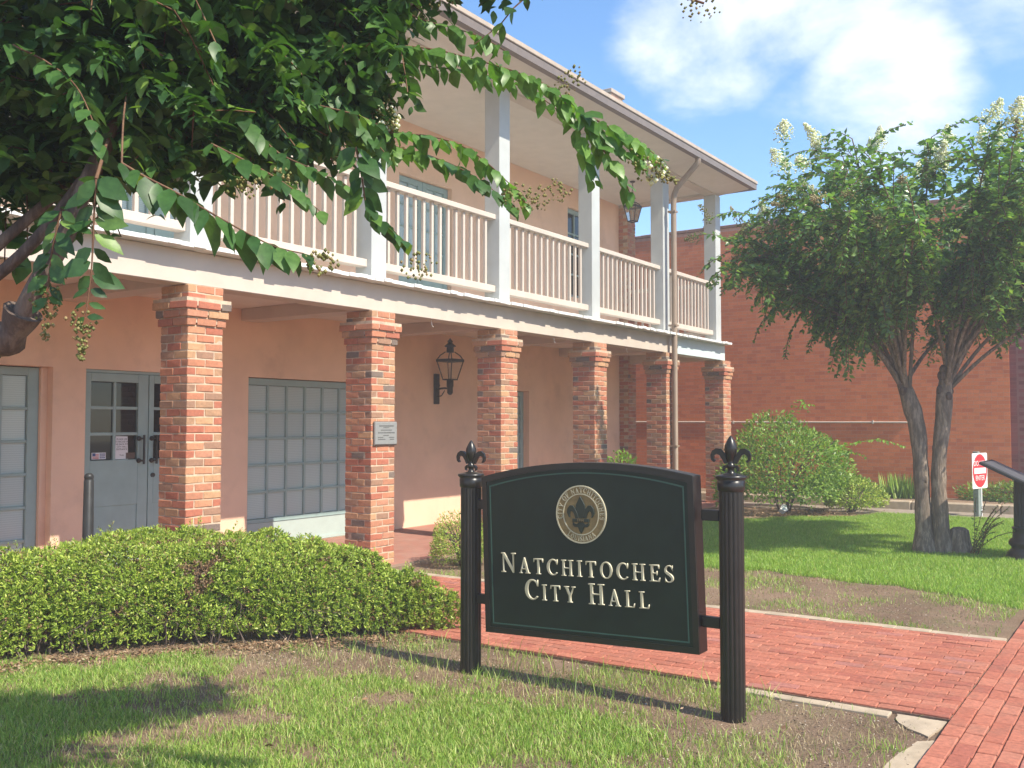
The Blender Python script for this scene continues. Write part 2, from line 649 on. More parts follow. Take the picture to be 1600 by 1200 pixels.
# ================================================================== SETTING
gnd = MB()
N = 60
xs = np.concatenate([np.linspace(-60, -4, 6), np.linspace(-2, 22, 50), np.linspace(26, 80, 6)])
ys = np.concatenate([np.linspace(-60, -4, 6), np.linspace(-2, 12, 30), np.linspace(16, 70, 6)])
gv = [(x, y, 0) for y in ys for x in xs]
nx = len(xs)
gnd.add(gv, [(j * nx + i, j * nx + i + 1, (j + 1) * nx + i + 1, (j + 1) * nx + i) for j in range(len(ys) - 1) for i in range(nx - 1)])
tag(gnd.build('ground', M_soil), kind='structure')

# --- brick path (bricks laid lengthways along Y) and sidewalk (lengthways along X)
PX0, PX1, PY0, PY1 = 5.63, 7.83, 1.005, 7.19
path = tag(B(PX0, PY0, -.05, PX1, PY1, .018).build('brick_path', M_sand), kind='structure')
side = tag(B(-6, -2.2, -.05, 16, 1.0, .0181).build('sidewalk', M_sand), kind='structure')
pav_y = [brick_mesh('paver_%d' % i, .080, .185, .05, M_pav, .004, .0028, i) for i in range(3)]
pav_x = [brick_mesh('paver_x_%d' % i, .186, .0925, .05, M_pav, .004, .0022, i + 9) for i in range(3)]
cells = []
nrow = 24
pitch = (PX1 - PX0) / nrow
for r in range(nrow):
    x = PX0 + (r + .5) * pitch
    off = (.095 if r % 2 else 0)
    y = PY0 + .095 - off
    while y < PY1 - .04:
        cells.append((x, y, 1.0 if y - .093 > PY0 - .01 else .49))
        y += .19
cells.sort(key=lambda c: (c[0] * .826 + c[1] * .564) + (3 if c[1] > 3.4 and c[0] < 6.0 else 0))
cells = [(x, y if k == 1 else PY0 + .046, k) for x, y, k in cells]
one, rest = cells[:300], cells[300:]
for i, (x, y, k_) in enumerate(one):
    inst('brick', pav_y[i % 3], T(x, y, .005 + random.uniform(-.002, .0025), random.gauss(0, .008), random.gauss(0, .006), random.gauss(0, .014)) @ Matrix.Scale(k_, 4, (0, 1, 0)), path)
mass('brickwork', [pav_y[i % 3] for i in range(len(rest))], [T(x, y, .005 + random.uniform(-.003, .003), random.gauss(0, .008), random.gauss(0, .008), random.gauss(0, .016)) @ Matrix.Scale(k_, 4, (0, 1, 0)) for x, y, k_ in rest], M_pav_mass, path)
scell, srest = [], []
for r in range(32):
    y = 1.0 - (r + .5) * .0985
    x = -6 + (.095 if r % 2 else 0)
    while x < 16:
        (scell if (4.2 < x < 8.6 and y > .42) else srest).append((x, y))
        x += .19
for i, (x, y) in enumerate(scell):
    inst('brick', pav_x[i % 3], T(x, y, .006 + random.uniform(-.002, .0025), random.gauss(0, .006), random.gauss(0, .008), random.gauss(0, .006)), side)
mass('brickwork', [pav_x[i % 3] for i in range(len(srest))], [T(x, y, .006 + random.uniform(-.002, .0025), random.gauss(0, .006)) for x, y in srest], M_pav_mass, side)
# concrete edgings, broken where the soil has washed over
for (x0, y0, x1, y1, z) in ((7.835, 1.02, 7.95, 7.17, .028), (5.53, 1.30, 5.625, 2.3, .014)):
    m = MB()
    n = max(3, int((y1 - y0) / .25))
    for i in range(n):
        a, b = y0 + (y1 - y0) * i / n, y0 + (y1 - y0) * (i + 1) / n - .003
        m.box(x0 + random.uniform(0, .012), a, -.06, x1 + random.uniform(-.006, .006), b, z + random.uniform(-.003, .003))
    tag(m.build('path_edging', M_concrete, None, .004), kind='structure')
def slab(m, pts, z, sub=3, j=.006):
    """a worn concrete slab with a broken, uneven outline"""
    q = []
    for a, b in zip(pts, pts[1:] + pts[:1]):
        for i in range(sub):
            t = i / sub
            q.append((a[0] + (b[0] - a[0]) * t + random.uniform(-j, j), max(1.004, a[1] + (b[1] - a[1]) * t + random.uniform(-j, j)), 0))
    m.prism(q, (0, 0, -.05), (0, 0, z))


m = MB()
slab(m, [(5.615, 1.012), (5.615, 1.27), (5.50, 1.25), (5.38, 1.17), (5.30, 1.05)], .010)
slab(m, [(5.26, 1.01), (5.20, 1.08), (4.85, 1.13), (4.3, 1.13), (3.4, 1.12), (-3, 1.12), (-3, 1.01)], .007, 8)
tag(m.build('sidewalk_edging', M_concrete), kind='structure')

# --- alley behind the lawn, its kerb and the strip of ground below the red wall
tag(B(17.95, -14, -.05, 19.0, 12, .012).build('alley', M_asphalt), kind='structure')
m = MB()
y = -14
while y < 9:
    m.box(19.0, y, -.05, 19.22, y + 1.49, .17 + random.uniform(-.004, .004))
    y += 1.5
tag(m.build('kerb', M_concrete, None, .02), kind='structure')

# ================================================================== RED BRICK BUILDING
XW = 20.5
WY0, WY1, WH = 2.49, 16.0, 6.02
redb = empty('brick_building', (XW, 6, 0), 'long red brick building closing off the back beyond the alley, with a bare windowless side', 'building')
wallm = B(XW + .0016, WY0 + .006, 0, XW + .35, WY1, WH).build('wall', M_mortar_red, redb)
CB, RB = .212, .0735
rb = brick_mesh('red_brick', .08, .204, .065, M_red, 0, .0004, 3)
one, rest = [], []
ncourse = int(WH / RB)
for c in range(ncourse):
    z = (c + .5) * RB
    hdr = (c % 6 == 5)
    step = CB / 2 if hdr else CB
    y = WY0 + step / 2 + (0 if (c % 2 or hdr) else CB / 2)
    if not (c % 2 or hdr):
        rest.append(T(XW + .04, WY0 + .053, z) @ Matrix.Scale(.49, 4, (0, 1, 0)))
    while y < WY1:
        if y > WY0 + .02:
            M = T(XW + .04 - random.uniform(0, .0008), y, z, random.gauss(0, .0012))
            if hdr:
                M = M @ Matrix.Scale(.49, 4, (0, 1, 0))
            if 2.5 < y < 4.75 and .95 < z < 2.45 and not hdr and len(one) < 300:
                one.append(M)
            else:
                rest.append(M)
        y += step
for M in one:
    inst('brick', rb, M, wallm)
mass('brickwork', [rb] * len(rest), rest, M_red_mass, wallm)
m = MB()
y = WY0
while y < WY1:
    m.box(XW - .03, y, WH + .002, XW + .38, y + .595, WH + .07 + random.uniform(-.008, .008))
    y += .6
m.build('coping', paint('coping_tile', (.24, .12, .085), .85, .25, 9), redb, .01)
m = MB()
for y in (6.9, 8.6, 9.7, 10.5, 11.6):
    m.box(XW - .04, y, WH + .071, XW + .02, y + .09, WH + .105)
m.build('coping_cap', M_concrete, redb)
m = MB().tube([(XW - .02, 4.35, 1.64), (XW - .02, 11.5, 1.66)], .017, 8)
for y in (5, 6.5, 8, 9.5):
    m.box(XW - .045, y, 1.61, XW, y + .03, 1.68)
m.build('conduit', M_conduit, redb)
m = MB().tube([(XW - .02, 6.55, 4.86), (XW - .02, 7.3, 4.85)], .012, 6)
m.build('cable', M_conduit, redb)
nb = empty('neighbouring_building', (20.6, -3, 0), 'dark plum brick building at the far right, joined to the red brick wall', 'building')
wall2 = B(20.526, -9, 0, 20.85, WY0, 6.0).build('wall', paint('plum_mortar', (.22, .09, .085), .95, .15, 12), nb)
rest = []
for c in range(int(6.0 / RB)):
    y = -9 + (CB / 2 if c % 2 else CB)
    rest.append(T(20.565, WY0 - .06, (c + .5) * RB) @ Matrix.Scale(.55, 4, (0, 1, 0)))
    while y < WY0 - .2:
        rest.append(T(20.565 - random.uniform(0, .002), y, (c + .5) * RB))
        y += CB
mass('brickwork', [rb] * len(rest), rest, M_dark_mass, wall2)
m = B(20.49, -9, 6.002, 20.9, WY0 - .04, 6.09)
m.build('coping', M_concrete, nb)

# ================================================================== CITY HALL
hall = empty('city_hall', (9, 8.5, 0), 'two storey peach stucco hall with brick pillared arcade and railed balcony', 'building')
YW = 9.6
PXS = [.43, 2.97, 5.51, 7.95, 10.47, 13.0, 15.58, 18.22]
XE = 18.09
FZ = .03
floor = tag(B(-3, 7.2, -.05, 18.75, 9.62, FZ).build('portico_floor', M_floor), kind='structure')


def wall_with_openings(name, z0, z1, ops, parent, mat, x0=-3.0, x1=XE):
    """front wall at YW; ops = (xa, xb, za, zb); thick .2, reveals built from the wall's own thickness"""
    m = MB()
    cuts = sorted(ops)
    x = x0
    for (a, b, c, d) in cuts:
        m.box(x, YW, z0, a, YW + .22, z1)
        m.box(a, YW, d, b, YW + .22, z1)
        if c > z0 + .01:
            m.box(a, YW, z0, b, YW + .22, c)
        x = b
    m.box(x, YW, z0, x1, YW + .22, z1)
    bm = bmesh.new()
    return m.build(name, mat, parent)


LOW = [(3.3, 5.56, FZ, 2.2), (5.93, 7.52, FZ, 2.2), (8.14, 10.84, FZ, 2.2), (13.55, 14.6, FZ, 2.2)]
UPP = [(6.15, 7.45, 3.25, 5.45), (11.0, 12.3, 3.25, 5.45), (15.98, 17.0, 4.1, 5.86)]
wall_with_openings('wall', 0.0, 3.1, LOW, hall, M_plaster)
wall_with_openings('wall', 3.1, 6.3, UPP, hall, M_plaster)
MB().box(-3, YW + .23, 0, 18.0, YW + .3, 6.3).build('dark_backing', paint('dim_interior', (.12, .11, .10), .9), hall)  # dark sheet behind the windows, the dimness of the rooms put into its colour
B(-3, 16, 0, 18.4, 16.2, 6.3).build('wall', M_plaster, hall)
# brick end of the building: the return that ends the stucco front
pm = [brick_mesh('pil_brick_%d' % i, .192, .092, .0655, M_pil, .0045, .0028, 20 + i) for i in range(4)]
hm = [brick_mesh('pil_header_%d' % i, .092, .092, .0655, M_pil, .0045, .0026, 30 + i) for i in range(2)]
endw = B(18.1, 9.4, 0, 18.44, 16, 6.3).build('end_wall', M_mortar, hall)
P_, Q_ = [], []
for c in range(int(6.28 / .0758)):
    z = (c + .5) * .0758
    for i, x in enumerate((18.19, 18.36) if c % 2 else (18.14, 18.28, 18.40)):
        wdt = .17 if c % 2 else (.09, .165, .08)[i]
        P_.append(pm[c % 4])
        Q_.append(T(x, 9.43, z) @ Matrix.Scale(wdt / .2, 4, (1, 0, 0)))
    for i in range(2):
        P_.append(pm[(c + i) % 4])
        Q_.append(T(18.13, 9.5 + .2 * i + (.1 if c % 2 else 0), z, PI / 2))
    for i in range(32):
        P_.append(pm[(c + i) % 4])
        Q_.append(T(18.41, 9.5 + .2 * i + (.1 if c % 2 else 0), z, PI / 2))
mass('brickwork', P_, Q_, M_pil_mass, endw)


def sash(x0, x1, z0, z1, nxp, nzp, y, name, parent, pane_mat, jamb=.045, mun=.032, rail_b=.05, glass_z0=None):
    """a frame with its muntins as one part, each pane a sub-part"""
    m = MB()
    d = .05
    gz0 = glass_z0 if glass_z0 is not None else z0 + rail_b
    m.box(x0, y, z0, x0 + jamb, y + d, z1)
    m.box(x1 - jamb, y, z0, x1, y + d, z1)
    m.box(x0 + jamb, y + .001, z1 - .085, x1 - jamb, y + d, z1)
    m.box(x0 + jamb, y + .001, gz0 - .05, x1 - jamb, y + d, gz0)
    gx0, gx1, gz1 = x0 + jamb, x1 - jamb, z1 - .085
    px, pz = (gx1 - gx0) / nxp, (gz1 - gz0) / nzp
    for i in range(1, nxp):
        m.box(gx0 + i * px - mun / 2, y + .004, gz0, gx0 + i * px + mun / 2, y + d, gz1)
    for j in range(1, nzp):
        for i in range(nxp):
            a = gx0 + i * px + (mun / 2 if i else 0)
            b = gx0 + (i + 1) * px - (mun / 2 if i < nxp - 1 else 0)
            m.box(a, y + .006, gz0 + j * pz - mun / 2, b, y + d, gz0 + j * pz + mun / 2)
    fr = m.build(name, M_teal, parent, .004)
    for i in range(nxp):
        for j in range(nzp):
            p = B(gx0 + i * px + .006, y + .034, gz0 + j * pz + .006, gx0 + (i + 1) * px - .006, y + .04, gz0 + (j + 1) * pz - .006)
            p.build('pane', pane_mat, fr)
    return fr


# wide blinds window, left
sash(3.31, 5.49, FZ + .005, 2.19, 7, 6, YW + .14, 'window', hall, M_blind, .115, .033, .06, .06)
B(5.491, YW + .1, FZ, 5.558, YW + .2, 2.195).build('window_jamb', M_plaster, hall)
# wide window right of the first pillar, with a pale boarded panel under it
wf = sash(8.145, 10.835, FZ + .005, 2.19, 8, 5, YW + .05, 'window', hall, M_blind, .045, .034, .06, .385)
m = B(8.19, YW + .062, FZ + .006, 10.79, YW + .09, .332)
m.build('apron_panel', M_panel, wf)
MB().box(8.2, YW + .04, FZ + .006, 10.78, YW + .06, .07).build('sill_board', M_panel, wf)
# narrow window further right
sash(13.555, 14.595, FZ + .3, 2.19, 3, 5, YW + .12, 'window', hall, M_blind, .09, .03)
B(13.555, YW + .13, FZ + .004, 14.595, YW + .19, FZ + .298).build('apron_panel', M_teal, hall)


def door_leaf(x0, x1, hinge_left):
    y = YW + .05
    m = MB()
    st = .065
    g0, g1 = 1.205, 2.07
    m.box(x0, y, FZ + .01, x0 + st, y + .05, 2.165)
    m.box(x1 - .13, y, FZ + .01, x1, y + .05, 2.165)
    m.box(x0 + st, y + .001, g1, x1 - .13, y + .05, 2.165)
    m.box(x0 + st, y + .001, .70, x1 - .13, y + .05, g0)
    m.box(x0 + st, y + .012, .22, x1 - .13, y + .05, .70)
    m.box(x0 + st, y + .001, FZ + .01, x1 - .13, y + .05, .22)
    gx0, gx1 = x0 + st, x1 - .13
    mid = (gx0 + gx1) / 2
    m.box(mid - .016, y + .004, g0, mid + .016, y + .05, g1)
    for j in (1, 2):
        z = g0 + (g1 - g0) * j / 3
        m.box(gx0, y + .006, z - .017, mid - .016, y + .05, z + .017)
        m.box(mid + .016, y + .006, z - .017, gx1, y + .05, z + .017)
    d = m.build('door', M_teal, hall, .004)
    for i in range(2):
        for j in range(3):
            a = gx0 + (mid - gx0) * i
            z = g0 + (g1 - g0) * j / 3
            B(a + .01, y + .03, z + .01, a + (mid - gx0) - .01, y + .036, z + (g1 - g0) / 3 - .01).build('pane', M_glass, d)
    hx = x1 - .085 if hinge_left else x0 + .07
    h = MB().tube([(hx, y - .055, 1.15), (hx, y - .055, 1.48)], .013, 8)
    for z in (1.19, 1.44):
        h.tube([(hx, y - .055, z), (hx - .03, y - .03, z), (hx - .035, y, z)], .012, 6)
        h.ball((hx - .035, y - .008, z), .028)
    h.build('handle', M_lantern, d)
    if not hinge_left:
        MB().tube([(x0 + .055, y, 1.02), (x0 + .055, y - .02, 1.02)], .025, 12).build('lock', M_lantern, d)
    return d


B(5.935, YW + .04, 2.168, 7.515, YW + .12, 2.198).build('door_head', M_teal, hall)
door_leaf(5.96, 6.735, True)
door_leaf(6.745, 7.51, False)
# upper doors and window
for x0 in (6.15, 11.0):
    sash(x0 + .005, x0 + .645, 3.26, 5.44, 2, 4, YW + .08, 'balcony_door', hall, M_blind, .1, .03, .06, 4.0)
    B(x0 + .1, YW + .1, 3.27, x0 + .55, YW + .12, 3.945).build('door_panel', M_teal, hall)
    sash(x0 + .655, x0 + 1.295, 3.26, 5.44, 2, 4, YW + .08, 'balcony_door', hall, M_blind, .1, .03, .06, 4.0)
    B(x0 + .75, YW + .1, 3.27, x0 + 1.2, YW + .12, 3.945).build('door_panel', M_teal, hall)
sash(15.985, 16.995, 4.11, 5.85, 3, 4, YW + .06, 'window', hall, M_glass, .07, .035)

# --- brick pillars
vis_budget = 300
for pi, x0 in enumerate(PXS):
    y0 = 7.33
    core = MB().box(x0 + .008, y0 + .008, 0, x0 + .392, y0 + .392, 2.878)
    for (za, zb, e) in ((2.53, 2.603, .018), (2.607, 2.679, .036), (2.683, 2.756, .056)):
        core.box(x0 - e + .008, y0 - e + .008, za, x0 + .392 + e, y0 + .392 + e, zb)
    pil = core.build('brick_pillar', M_mortar, hall)
    ncs = 38
    pp, qq = [], []
    for c in range(ncs):
        z = (c + .5) * .0758
        e = {33: .02, 34: .038, 35: .058}.get(c, 0.0)
        s = (.4 + 2 * e) / .4
        cx, cy = x0 + .2, y0 + .2
        lay = [(-.1, -.152, 0, 0, 1), (.1, -.152, 0, 0, 1), (-.1, .152, 0, 0, 0), (.1, .152, 0, 0, 0), (-.152, 0, 1, 0, 1), (.152, 0, 1, 0, 0)]
        if c % 2:
            lay = [(-.152, -.1, 1, 0, 1), (-.152, .1, 1, 0, 1), (.152, -.1, 1, 0, 1), (.152, .1, 1, 0, 0), (0, -.152, 0, 0, 1), (0, .152, 0, 0, 0)]
        for bi, (bx, by, rot, _, vis) in enumerate(lay):
            M = T(cx + bx * s + random.gauss(0, .0012), cy + by * s + random.gauss(0, .0012), z + random.gauss(0, .0008),
                  (PI / 2 if rot else 0) + random.gauss(0, .008), random.gauss(0, .006), random.gauss(0, .006)) @ Matrix.Diagonal((s, s, 1, 1))
            me = pm[(c * 3 + bi) % 4]
            lo = 8 if pi == 2 else 2
            if vis and vis_budget > 0 and pi in (2, 3) and c >= lo:
                inst('brick', me, M, pil)
                vis_budget -= 1
            else:
                pp.append(me)
                qq.append(M)
    mass('brickwork', pp, qq, M_pil_mass, pil)

# --- balcony: beam, cross beams, ceiling, deck planks, posts, railings
B(-3, 7.37, 2.882, 15.90, 7.62, 3.19).build('beam', M_cream, hall, .006)
M_pale = paint('pale_blue_paint', (.56, .66, .67), .55, .06, 5, .1, 30)
B(15.904, 7.372, 2.884, 18.42, 7.62, 3.19).build('beam', M_pale, hall, .006)
B(18.14, 7.621, 2.882, 18.42, 9.39, 3.19).build('beam', M_cream, hall, .006)
for x0 in PXS[:-1]:
    B(x0 + .06, 7.621, 2.9, x0 + .34, 9.599, 3.05).build('cross_beam', M_cream, hall, .005)
B(-3, 7.622, 3.051, 18.13, 9.598, 3.09).build('arcade_ceiling', M_ceil, hall)
plank = brick_mesh('deck_plank', .1322, 2.37, .042, M_white, .003, .0006, 5)
xp = -1.0
i = 0
while xp < 18.42:
    inst('plank', plank, T(xp, 7.205 + 1.185 + random.gauss(0, .009), 3.213 + random.gauss(0, .0025)), hall)
    xp += .1335
    i += 1
for x in (9.15, 14.3, 12.0):
    MB().tube([(x, 7.45, 2.885), (x, 7.45, 2.83), (x + .01, 7.44, 2.80), (x + .03, 7.45, 2.80)], .006, 6).build('hook', M_white, hall)
M_post = paint('post_paint', (.455, .475, .465), .6, .07, 3, .1, 30, .3, (.40, .42, .41))
PC = [.075 + x for x in PXS[:-1]] + [18.08]
for x in PC:
    B(x, 7.41, 3.236, x + .25, 7.66, 6.21).build('balcony_post', M_post, hall, .006)
for a, b in zip(PC[:-1], PC[1:]):
    r = MB().box(a + .252, 7.47, 4.375, b - .002, 7.60, 4.445)
    r.box(a + .252, 7.475, 3.385, b - .002, 7.595, 3.475)
    rail = r.build('railing', M_cream, hall, .006)
    n = int(round((b - a - .25) / .158))
    st = (b - a - .25) / n
    me = None
    for q in range(n - 1):
        x = a + .25 + (q + 1) * st
        if me is None:
            o = B(x - .02, 7.515, 3.476, x + .02, 7.555, 4.374).build('baluster', M_cream, rail, .003)
            me, x00 = o, x
        else:
            c_ = me.copy()
            c_.location.x += x - x00
            COL.objects.link(c_)
r = MB().box(18.14, 7.67, 4.375, 18.27, 9.39, 4.445).box(18.145, 7.67, 3.385, 18.265, 9.39, 3.475)
rail = r.build('railing', M_cream, hall, .006)
for q in range(10):
    y = 7.8 + q * .16
    B(18.185, y, 3.476, 18.225, y + .04, 4.374).build('baluster', M_cream, rail, .003)
# upper beam, soffit, ceiling, roof
B(-3, 7.43, 6.212, 18.33, 7.64, 6.30).build('upper_beam', M_cream, hall, .006)
B(18.09, 7.641, 6.212, 18.32, 9.39, 6.30).build('upper_beam', M_cream, hall, .006)
B(-3, 7.641, 6.27, 18.088, 9.598, 6.30).build('balcony_ceiling', M_ceil, hall)
EX, EY = 18.40, 6.79
m = MB()
m.add([(-3, EY, 6.305), (EX, EY, 6.305), (18.34, 7.428, 6.24), (-3, 7.428, 6.24), (EX, 16.6, 6.305), (18.34, 16, 6.24)],
      [(0, 3, 2, 1), (1, 2, 5, 4)])
m.build('soffit', M_ceil, hall)
# gutter: an open trough along the two eaves, and the roof edge above it
g = MB()
g.box(-3, EY - .085, 6.292, EX + .085, EY - .001, 6.298)
g.box(-3, EY - .092, 6.29, EX + .092, EY - .086, 6.39)
g.box(EX + .001, EY, 6.292, EX + .085, 16.6, 6.298)
g.box(EX + .086, EY - .086, 6.29, EX + .092, 16.6, 6.39)
g.box(-3, EY - .001, 6.30, EX, EY + .02, 6.41)
g.box(EX - .02, EY + .021, 6.30, EX + .001, 16.6, 6.41)
g.build('gutter', M_gutter, hall)
e = MB().box(-3, EY - .11, 6.395, EX + .11, EY + .03, 6.465)
e.box(EX - .03, EY + .031, 6.395, EX + .11, 16.7, 6.465)
e.build('roof_edge', M_roofedge, hall, .01)
R0 = 6.466
rz = R0 + (11.8 - EY) * .2
m = MB().add([(-3, EY - .1, R0), (EX + .1, EY - .1, R0), (EX - 4.7, 11.8, rz), (-3, 11.8, rz), (EX + .1, 16.7, R0), (-3, 16.7, R0)],
             [(0, 1, 2, 3), (1, 4, 2), (4, 5, 3, 2)])
m.build('roof', M_shingle, hall)
ch = empty('chimney_tmp', (0, 0, 0))
bpy.data.objects.remove(ch)
P_, Q_ = [], []
chim = B(16.69, 9.02, 6.7, 17.18, 9.5, 8.2).build('chimney', M_mortar, hall)
for c in range(18):
    z = 6.84 + c * .0758
    for i in range(3):
        P_.append(pm[i])
        Q_.append(T(16.77 + i * .165, 9.05, z) @ Matrix.Scale(.8, 4, (1, 0, 0)))
        P_.append(pm[i])
        Q_.append(T(16.72, 9.10 + i * .16, z, PI / 2) @ Matrix.Scale(.8, 4, (1, 0, 0)))
mass('brickwork', P_, Q_, M_pil_mass, chim)
MB().box(16.65, 8.98, 8.202, 17.22, 9.54, 8.29).build('chimney_cap', M_roofedge, hall, .01)
# downspout
m = MB().tube([(15.70, 6.75, 6.30), (15.70, 6.75, 6.24), (15.70, 6.78, 6.19), (15.74, 7.18, 5.83), (15.76, 7.24, 5.72), (15.755, 7.25, 5.55), (15.755, 7.25, .15), (15.755, 7.16, .06)], .052, 12)
for z in (5.4, 3.35, 1.2):
    m.box(15.69, 7.195, z, 15.82, 7.34, z + .03)
m.build('downspout', M_spout, hall)


# ================================================================== glyphs
s_ = .055


def arc(cx, cy, rx, ry, a0, a1, n):
    return [(cx + rx * math.cos(math.radians(a0 + (a1 - a0) * i / n)), cy + ry * math.sin(math.radians(a0 + (a1 - a0) * i / n))) for i in range(n + 1)]


def s_outline():
    P = [(.075, .16), (.16, .055), (.30, .02), (.44, .07), (.515, .19), (.49, .32), (.375, .43), (.22, .53), (.105, .63), (.085, .77), (.165, .91), (.30, .975), (.43, .945), (.505, .845)]
    Wd = [.05, .06, .07, .10, .145, .165, .175, .175, .165, .14, .10, .07, .06, .05]
    pts, ws = [], []
    for i in range(len(P) - 1):
        p0, p1, p2, p3 = P[max(i - 1, 0)], P[i], P[i + 1], P[min(i + 2, len(P) - 1)]
        for t in (0, .33, .67):
            q = []
            for a in (0, 1):
                q.append(.5 * (2 * p1[a] + (p2[a] - p0[a]) * t + (2 * p0[a] - 5 * p1[a] + 4 * p2[a] - p3[a]) * t * t + (3 * p1[a] - p0[a] - 3 * p2[a] + p3[a]) * t ** 3))
            pts.append(q)
            ws.append(Wd[i] * (1 - t) + Wd[i + 1] * t)
    pts.append(P[-1])
    ws.append(Wd[-1])
    L, R = [], []
    for i, p in enumerate(pts):
        a, b = pts[max(i - 1, 0)], pts[min(i + 1, len(pts) - 1)]
        d = (b[0] - a[0], b[1] - a[1])
        l = math.hypot(*d)
        n = (-d[1] / l, d[0] / l)
        w = ws[i] / 2
        L.append((p[0] + n[0] * w, p[1] + n[1] * w))
        R.append((p[0] - n[0] * w, p[1] - n[1] * w))
    # serif beaks at both ends
    return [(.045, .30), (.045, 0.0)] + R[2:-2] + [(.47, .80), (.535, .69), (.535, 1.0)] + L[::-1][2:-2] + [(.115, .17)]


G = {}
G['I'] = (.36, [[(0, 0), (.36, 0), (.36, s_), (.26, s_), (.26, 1 - s_), (.36, 1 - s_), (.36, 1), (0, 1), (0, 1 - s_), (.1, 1 - s_), (.1, s_), (0, s_)]])
G['H'] = (.88, [[(0, 0), (.36, 0), (.36, s_), (.26, s_), (.26, .47), (.62, .47), (.62, s_), (.52, s_), (.52, 0), (.88, 0), (.88, s_), (.78, s_), (.78, 1 - s_), (.88, 1 - s_), (.88, 1), (.52, 1), (.52, 1 - s_), (.62, 1 - s_), (.62, .54), (.26, .54), (.26, 1 - s_), (.36, 1 - s_), (.36, 1), (0, 1), (0, 1 - s_), (.1, 1 - s_), (.1, s_), (0, s_)]])
G['T'] = (.74, [[(.19, 0), (.55, 0), (.55, s_), (.45, s_), (.45, .93), (.62, .93), (.69, .76), (.74, .76), (.72, 1), (.02, 1), (0, .76), (.05, .76), (.12, .93), (.29, .93), (.29, s_), (.19, s_)]])
G['L'] = (.68, [[(0, 0), (.64, 0), (.68, .26), (.63, .26), (.55, .07), (.26, .07), (.26, 1 - s_), (.36, 1 - s_), (.36, 1), (0, 1), (0, 1 - s_), (.1, 1 - s_), (.1, s_), (0, s_)]])
G['E'] = (.70, [[(0, 0), (.66, 0), (.7, .25), (.65, .25), (.56, .07), (.26, .07), (.26, .47), (.44, .47), (.48, .38), (.52, .38), (.52, .64), (.48, .64), (.44, .54), (.26, .54), (.26, .93), (.54, .93), (.61, .77), (.66, .77), (.64, 1), (0, 1), (0, 1 - s_), (.1, 1 - s_), (.1, s_), (0, s_)]])
G['F'] = (.66, [[(0, 0), (.38, 0), (.38, s_), (.26, s_), (.26, .47), (.44, .47), (.48, .38), (.52, .38), (.52, .64), (.48, .64), (.44, .54), (.26, .54), (.26, .93), (.54, .93), (.61, .77), (.66, .77), (.64, 1), (0, 1), (0, 1 - s_), (.1, 1 - s_), (.1, s_), (0, s_)]])
G['N'] = (.90, [[(0, 0), (.28, 0), (.28, s_), (.175, s_), (.175, .80), (.72, -.01), (.80, -.01), (.80, 1 - s_), (.90, 1 - s_), (.90, 1), (.62, 1), (.62, 1 - s_), (.72, 1 - s_), (.72, .26), (.22, 1), (0, 1), (0, 1 - s_), (.10, 1 - s_), (.10, s_), (0, s_)]])
G['A'] = (.84, [[(0, 0), (.26, 0), (.26, s_), (.175, s_), (.235, .26), (.505, .26), (.565, s_), (.47, s_), (.47, 0), (.84, 0), (.84, s_), (.755, s_), (.45, 1.02), (.37, 1.02), (.085, s_), (0, s_)], [(.262, .33), (.478, .33), (.375, .70)]])
G['Y'] = (.82, [[(.24, 0), (.6, 0), (.6, s_), (.50, s_), (.50, .42), (.74, 1 - s_), (.82, 1 - s_), (.82, 1), (.54, 1), (.54, 1 - s_), (.64, 1 - s_), (.455, .53), (.27, 1 - s_), (.36, 1 - s_), (.36, 1), (0, 1), (0, 1 - s_), (.08, 1 - s_), (.34, .42), (.34, s_), (.24, s_)]])
G['O'] = (.86, [arc(.43, .5, .43, .52, 0, 352, 44), arc(.43, .5, .265, .445, 0, 352, 44)])
G['C'] = (.80, [[(.74, .68), (.80, .68), (.80, 1.0), (.755, 1.0)] + arc(.45, .5, .45, .52, 50, 320, 34) + arc(.49, .5, .29, .44, 316, 46, 26)])
G['S'] = (.58, [s_outline()])
G['U'] = (.86, [[(0, 1), (0, 1 - s_), (.1, 1 - s_), (.1, .32)] + arc(.43, .32, .33, .34, 180, 360, 18) + [(.76, 1 - s_), (.86, 1 - s_), (.86, 1), (.58, 1), (.58, 1 - s_), (.68, 1 - s_), (.68, .32)] + arc(.47, .32, .21, .25, 0, -180, 14) + [(.26, 1 - s_), (.36, 1 - s_), (.36, 1)]])


def curve_mesh(splines, extrude, bevel, name):
    cu = bpy.data.curves.new(name, 'CURVE')
    cu.dimensions = '2D'
    cu.fill_mode = 'BOTH'
    cu.extrude = extrude
    cu.bevel_depth = bevel
    cu.bevel_resolution = 0
    cu.offset = -bevel * .8
    for sp in splines:
        s = cu.splines.new('POLY')
        s.points.add(len(sp) - 1)
        for p, q in zip(s.points, sp):
            p.co = (q[0], q[1], 0, 1)
        s.use_cyclic_u = True
    o = bpy.data.objects.new(name, cu)
    COL.objects.link(o)
    dg = bpy.context.evaluated_depsgraph_get()
    dg.update()
    me = bpy.data.meshes.new_from_object(o.evaluated_get(dg))
    me.name = name
    bpy.data.objects.remove(o)
    bpy.data.curves.remove(cu)
    return me


def text_mesh(txt, size, name, align='CENTER', ext=.0006):
    cu = bpy.data.curves.new(name, 'FONT')
    cu.body = txt
    cu.size = size
    cu.align_x = align
    cu.extrude = ext
    o = bpy.data.objects.new(name, cu)
    COL.objects.link(o)
    dg = bpy.context.evaluated_depsgraph_get()
    dg.update()
    me = bpy.data.meshes.new_from_object(o.evaluated_get(dg))
    me.name = name
    bpy.data.objects.remove(o)
    bpy.data.curves.remove(cu)
    return me


